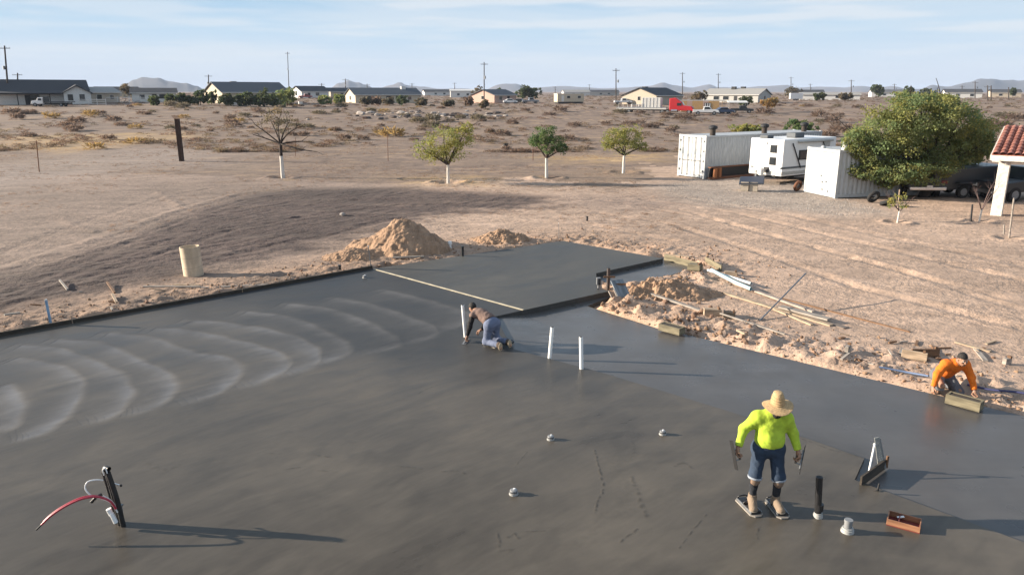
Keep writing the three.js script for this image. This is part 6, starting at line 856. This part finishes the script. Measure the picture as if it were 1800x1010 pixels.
    if (o.shorts) for (const s of lg) garment('rolled_cuff', (x, y, z) => Math.max(s.f(x, y, z) - .006, s.cut(x, y, z) - .012, -s.cut(x, y, z) - .024), o.cuffMat);
  }
  for (const s of ['L', 'R']) { // boots with sole
    const a = J['an' + s], to = J['to' + s], k = J['kn' + s], fd = to.clone().sub(a).normalize(), shin = k.clone().sub(a).normalize(), heel = a.clone().addScaledVector(fd, -.035).addScaledVector(o.sole[s], .045), tip = to.clone().addScaledVector(o.sole[s], .012), top = a.clone().addScaledVector(shin, o.bootH || .11);
    const bf = union([capsule(heel, tip, .052, .054), capsule(a, top, .058, .060), capsule(a, to.clone().lerp(a, .3), .056, .05)], .03), sn = o.sole[s], sp = plane(heel.clone().addScaledVector(sn, .034), sn), tc = plane(top, shin), [bl, bh] = bounds([heel, tip, top, a], .1);
    const bt = obj('boot', joinGeo([sdfMesh(bl, bh, .009, (x, y, z) => Math.max(bf(x, y, z) + .3 * wr(x, y, z, .008), sp(x, y, z), tc(x, y, z)))]), o.bootMat, t); const sf = union([capsule(heel, tip, .058, .060)], .02); obj('boot_sole', joinGeo([sdfMesh(bl, bh, .009, (x, y, z) => Math.max(sf(x, y, z), -sp(x, y, z) - .006, sp(x, y, z) - .014))]), o.soleMat, bt);
    if (o.sockMat) { const s0 = a.clone().addScaledVector(shin, .08), s1 = a.clone().addScaledVector(shin, o.sockH), sk = capsule(s0, s1, .052, .064), c2 = plane(s1, shin), [ql, qh] = bounds([s0, s1], .1); obj('sock', joinGeo([sdfMesh(ql, qh, .009, (x, y, z) => Math.max(sk(x, y, z) + wr(x, y, z, .012), c2(x, y, z)))]), o.sockMat, t); }
  }
  return t;
}
const Q = (x, y, z) => new THREE.Quaternion().setFromEuler(new THREE.Euler(x, y, z));
function straps(t, x, z, parent) {}
function kneeBoard(label, at, turn) { const t = thing('knee_board', label, 'knee board', at, turn); const L = .50, W = .19; const s = new THREE.Shape(); s.moveTo(-W / 2, -L / 2 + .05); s.lineTo(-W / 2 + .05, -L / 2); s.lineTo(W / 2 - .05, -L / 2); s.lineTo(W / 2, -L / 2 + .05); s.lineTo(W / 2, L / 2 - .05); s.lineTo(W / 2 - .05, L / 2); s.lineTo(-W / 2 + .05, L / 2); s.lineTo(-W / 2, L / 2 - .05); s.closePath(); const g = new THREE.ExtrudeGeometry(s, { depth: .012, bevelEnabled: true, bevelSize: .004, bevelThickness: .004, bevelSegments: 1 }); g.rotateX(-Math.PI / 2); g.translate(0, .004, 0); obj('deck', g, gm([.30, .27, .235], .7), t); for (const k of [-1, 1]) obj('side_rail', bx(.02, .035, L - .1, k * (W / 2 - .02), .018, 0, .004), M.steel, t); obj('knee_pad', bx(W - .07, .03, .17, 0, .018, -.13, .012), M.absBlack, t); obj('toe_bar', bx(W - .06, .05, .03, 0, .018, L / 2 - .06, .006), M.absBlack, t); for (const z of [-.2, -.04]) obj('strap', tube([V(-W / 2 + .02, .03, z), V(-.06, .085, z + .02), V(.06, .085, z + .02), V(W / 2 - .02, .03, z)], .011, 14, 6), M.absBlack, t); return t; }
function trowel(label, at, q, m) { const t = thing('hand_trowel', label, 'trowel', at); t.quaternion.copy(q); obj('blade', bx(.40, .003, .10, 0, -.078, 0), m || M.steel, t); obj('mounting_bar', bx(.28, .018, .022, 0, -.073, 0, .004), M.greyMetal, t); for (const x of [-.075, .075]) obj('shank', rod(V(x, -.06, 0), V(x * .95, 0, 0), .008, .008, 8), M.greyMetal, t); obj('handle', cyl(.016, .016, .15, 0, -.075, 0, 12).rotateZ(Math.PI / 2), M.woodGrip = M.woodGrip || mat([.10, .07, .05], .6), t); return t; }

// --- standing worker in lime, sliding on two knee boards
{
  const at = S(1341, 893).setY(.03), J = { head: V(.035, 1.535, .085), nape: V(.02, 1.47, .03), neck: V(.012, 1.415, .005), chest: V(.005, 1.24, 0), belly: V(0, 1.06, .015), pelvis: V(0, .93, -.01), shL: V(-.182, 1.345, .0), shR: V(.192, 1.345, .0), elL: V(-.345, 1.16, -.02), elR: V(.315, 1.12, -.04), wrL: V(-.435, .94, .10), wrR: V(.375, .90, .07), hipL: V(-.105, .89, -.01), hipR: V(.105, .89, -.01), knL: V(-.155, .50, .04), knR: V(.155, .49, .06), anL: V(-.15, .105, -.02), anR: V(.165, .105, -.01), toL: V(-.17, .06, .165), toR: V(.20, .06, .175) };
  const down = V(0, -1, 0), look = Q(.42, .1, 0);
  const p = buildPerson({ label: 'standing worker in lime shirt, denim shorts and straw hat holding trowels', at, turn: -.08, J, look, pelvisQ: Q(0, 0, 0), torsoQ: Q(.02, 0, 0), hem: .03, girth: .028, shirtGrow: .026, shirtMat: cloth([.47, .64, .05], { bumpScale: .006 }), pantsMat: cloth([.028, .05, .09]), cuffMat: cloth([.38, .42, .48]), shorts: .1, bootMat: gm([.27, .20, .14], .9, { bumpMap: bumpFine, bumpScale: .006 }), soleMat: gm([.34, .29, .23], .9), sole: { L: down, R: down }, bootH: .09, sockMat: cloth([.018, .022, .03]), sockH: .27, beard: true, hair: true, hands: [{ w: J.wrL, d: V(-.18, -.95, .22), n: V(.85, -.1, .3), side: V(.3, -.1, .9), curl: .95 }, { w: J.wrR, d: V(.12, -.97, .2), n: V(-.85, -.1, .3), side: V(-.3, -.1, .9), curl: .95 }] });
  for (const s of ['L', 'R']) { const k = J['kn' + s]; obj('knee_pad', new THREE.SphereGeometry(.075, 14, 10).scale(.9, 1.15, .6).translate(k.x, k.y - .05, k.z + .045), gm([.24, .165, .115], .9), p); }
  // straw hat: rings of plaited straw
  const straw = mat([.60, .41, .21], .9, { map: tex(128, tileable((u, v) => .72 + .22 * Math.sin(v * 180) * .5 + .3 * fbm(u * 30, v * 12, 3))), bumpMap: bumpFine, bumpScale: .004 }), hat = thing('straw_hat', 'wide brimmed woven straw hat on the lime shirted worker', 'hat'); const hg = lathe([[.0, .178], [.052, .176], [.07, .165], [.08, .13], [.088, .10], [.1, .04], [.104, .0], [.15, -.018], [.19, -.030], [.205, -.031], [.209, -.026], [.205, -.021], [.19, -.02], [.15, -.008], [.1, .006]], 40); { const q = hg.attributes.position; for (let i = 0; i < q.count; i++) { const x = q.getX(i), z = q.getZ(i), r = Math.hypot(x, z); q.setY(i, q.getY(i) - (r > .11 ? .05 * Math.pow(Math.abs(z) / .24, 2) * 1 - .02 * Math.pow(x / .24, 2) : 0)); q.setX(i, x * (r < .11 ? .86 : .95)); } hg.computeVertexNormals(); }
  obj('weave', hg, straw, hat); for (const [y, r] of [[.018, .104], [.05, .099], [.085, .093], [.12, .083]]) obj('hat_band', new THREE.TorusGeometry(r * .93, .006, 6, 36).rotateX(Math.PI / 2).scale(.93, 1, 1.07).translate(0, y, 0), straw, hat);
  hat.quaternion.copy(Q(0, -.08, 0).multiply(Q(.12, .1, .08))); const hp = J.head.clone().add(V(0, .062, .012)).applyEuler(new THREE.Euler(0, -.08, 0)); hat.position.copy(at).add(hp);
  const W = (v) => v.clone().applyEuler(new THREE.Euler(0, -.08, 0)).add(at);
  kneeBoard('metal knee board under one boot of the lime shirted worker', W(V(-.19, -.03, .0)), .30 - .08); kneeBoard('metal knee board under the other boot, beside black pipe', W(V(.19, -.03, .01)), .16 - .08);
  const gripL = J.wrL.clone().addScaledVector(V(-.18, -.95, .22).normalize(), .085).addScaledVector(V(.85, -.1, .3).normalize(), .032), gripR = J.wrR.clone().addScaledVector(V(.12, -.97, .2).normalize(), .085).addScaledVector(V(-.85, -.1, .3).normalize(), .032);
  const basis = (x, y) => { const X = x.clone().normalize(), Z = X.clone().cross(y).normalize(), Y = Z.clone().cross(X); return new THREE.Quaternion().setFromRotationMatrix(new THREE.Matrix4().makeBasis(X, Y, Z)); };
  trowel('black finishing trowel hanging upright in the worker hand toward the slab', W(gripL), basis(V(.16, -.93, .32), V(.9, .1, -.2)), M.absBlack); trowel('finishing trowel with pale handle held beside the denim shorts', W(gripR), basis(V(-.35, -.7, .62), V(-.9, .05, -.25)), M.absBlack);
}
// --- worker kneeling with his back to us, reaching forward
{
  const F = V(-.72, 0, -.69), R = V(.69, 0, -.72), L3 = (f, r, u) => F.clone().multiplyScalar(f).addScaledVector(R, r).add(V(0, u, 0));
  const at = S(862, 606).setY(.04), J = { knL: L3(.0, -.13, .075), knR: L3(-.02, .15, .075), anL: L3(-.40, -.13, .085), anR: L3(-.41, .16, .085), toL: L3(-.47, -.13, -.02).setY(.02), toR: L3(-.48, .17, .02), hipL: L3(-.06, -.1, .46), hipR: L3(-.06, .1, .46), pelvis: L3(-.05, 0, .50), belly: L3(.1, 0, .58), chest: L3(.28, 0, .63), neck: L3(.44, 0, .67), nape: L3(.50, 0, .70), head: L3(.57, -.01, .735), shL: L3(.40, -.185, .63), shR: L3(.40, .185, .63), elL: L3(.43, -.25, .36), elR: L3(.38, .24, .37), wrL: L3(.52, -.24, .12), wrR: L3(.33, .02, .24) };
  const yaw = Math.atan2(F.x, F.z), look = Q(0, yaw, 0).multiply(Q(.75, 0, 0)), tq = Q(0, yaw, 0).multiply(Q(1.22, 0, 0)), pq = Q(0, yaw, 0).multiply(Q(.8, 0, 0)), back = F.clone().multiplyScalar(-1);
  buildPerson({ label: 'kneeling worker in brown vest with black sleeves and blue jeans', at, turn: 0, J, look, pelvisQ: pq, torsoQ: tq, hem: .06, shirtGrow: .014, shirtMat: cloth([.20, .13, .105]), sleeveMat: cloth([.015, .013, .014]), pantsMat: cloth([.15, .18, .27]), bootMat: gm([.10, .07, .05], .85), soleMat: gm([.50, .40, .27], .9), sole: { L: back, R: back }, bootH: .08, hair: true, hands: [{ w: J.wrL, d: F.clone().multiplyScalar(.3).add(V(0, -.9, 0)), n: V(.3, -.3, .3), side: F, curl: .9 }, { w: J.wrR, d: F.clone().multiplyScalar(.7).addScaledVector(R, -.5).add(V(0, -.4, 0)), n: V(0, -1, 0), side: R.clone().multiplyScalar(-1), curl: .8 }] });
  const yw = yaw; kneeBoard('pale knee board under one knee of the kneeling worker', S(864, 607).setY(.0), yw); kneeBoard('knee board under the other knee of the kneeling worker', S(888, 602).setY(.0), yw);
  const w = J.wrL.clone().add(at); trowel('pale finishing trowel pressed flat on the slab by the kneeling worker', V(w.x + F.x * .06, .081, w.z + F.z * .06), Q(0, yaw + .6, 0));
}
// --- worker crouching in orange beside the slab
{
  const g = GP(1676, 699), at = V(g.x - .04, groundH(g.x, g.z - .1) + .0, g.z - .1), J = { hipL: V(-.12, .30, -.26), hipR: V(.10, .30, -.26), pelvis: V(0, .34, -.26), belly: V(0, .45, -.15), chest: V(.01, .57, -.02), neck: V(.03, .68, .09), nape: V(.035, .72, .12), head: V(.045, .785, .175), shL: V(-.18, .645, .04), shR: V(.21, .635, .05), elL: V(-.36, .47, .10), elR: V(.31, .40, .14), wrL: V(-.43, .22, .14), wrR: V(.29, .19, .30), knL: V(-.23, .23, .12), knR: V(.14, .10, .10), anL: V(-.20, .09, -.16), anR: V(.14, .09, -.30), toL: V(-.21, .05, -.02), toR: V(.14, .05, -.42) };
  const look = Q(.3, -.05, .08), tq = Q(.75, 0, 0), pq = Q(.45, 0, 0);
  const crouch = buildPerson({ label: 'crouching worker in orange shirt and grey jeans beside the lower slab', at, turn: .08, J, look, pelvisQ: pq, torsoQ: tq, hem: .05, shirtGrow: .026, shirtMat: cloth([.86, .19, .012]), pantsMat: cloth([.14, .15, .17]), bootMat: gm([.16, .12, .09], .85), soleMat: gm([.08, .06, .05], .9), sole: { L: V(0, -1, 0), R: V(0, 0, -1) }, bootH: .09, hair: true, hands: [{ w: J.wrL, d: V(-.25, -.8, .4), n: V(.5, -.3, .2), side: V(.3, 0, .9), curl: .75 }, { w: J.wrR, d: V(0, -.85, .45), n: V(-.2, -.4, .6), side: V(-.9, 0, .2), curl: .7 }] }); crouch.scale.setScalar(1.0);
}

renderer.render(scene, camera);
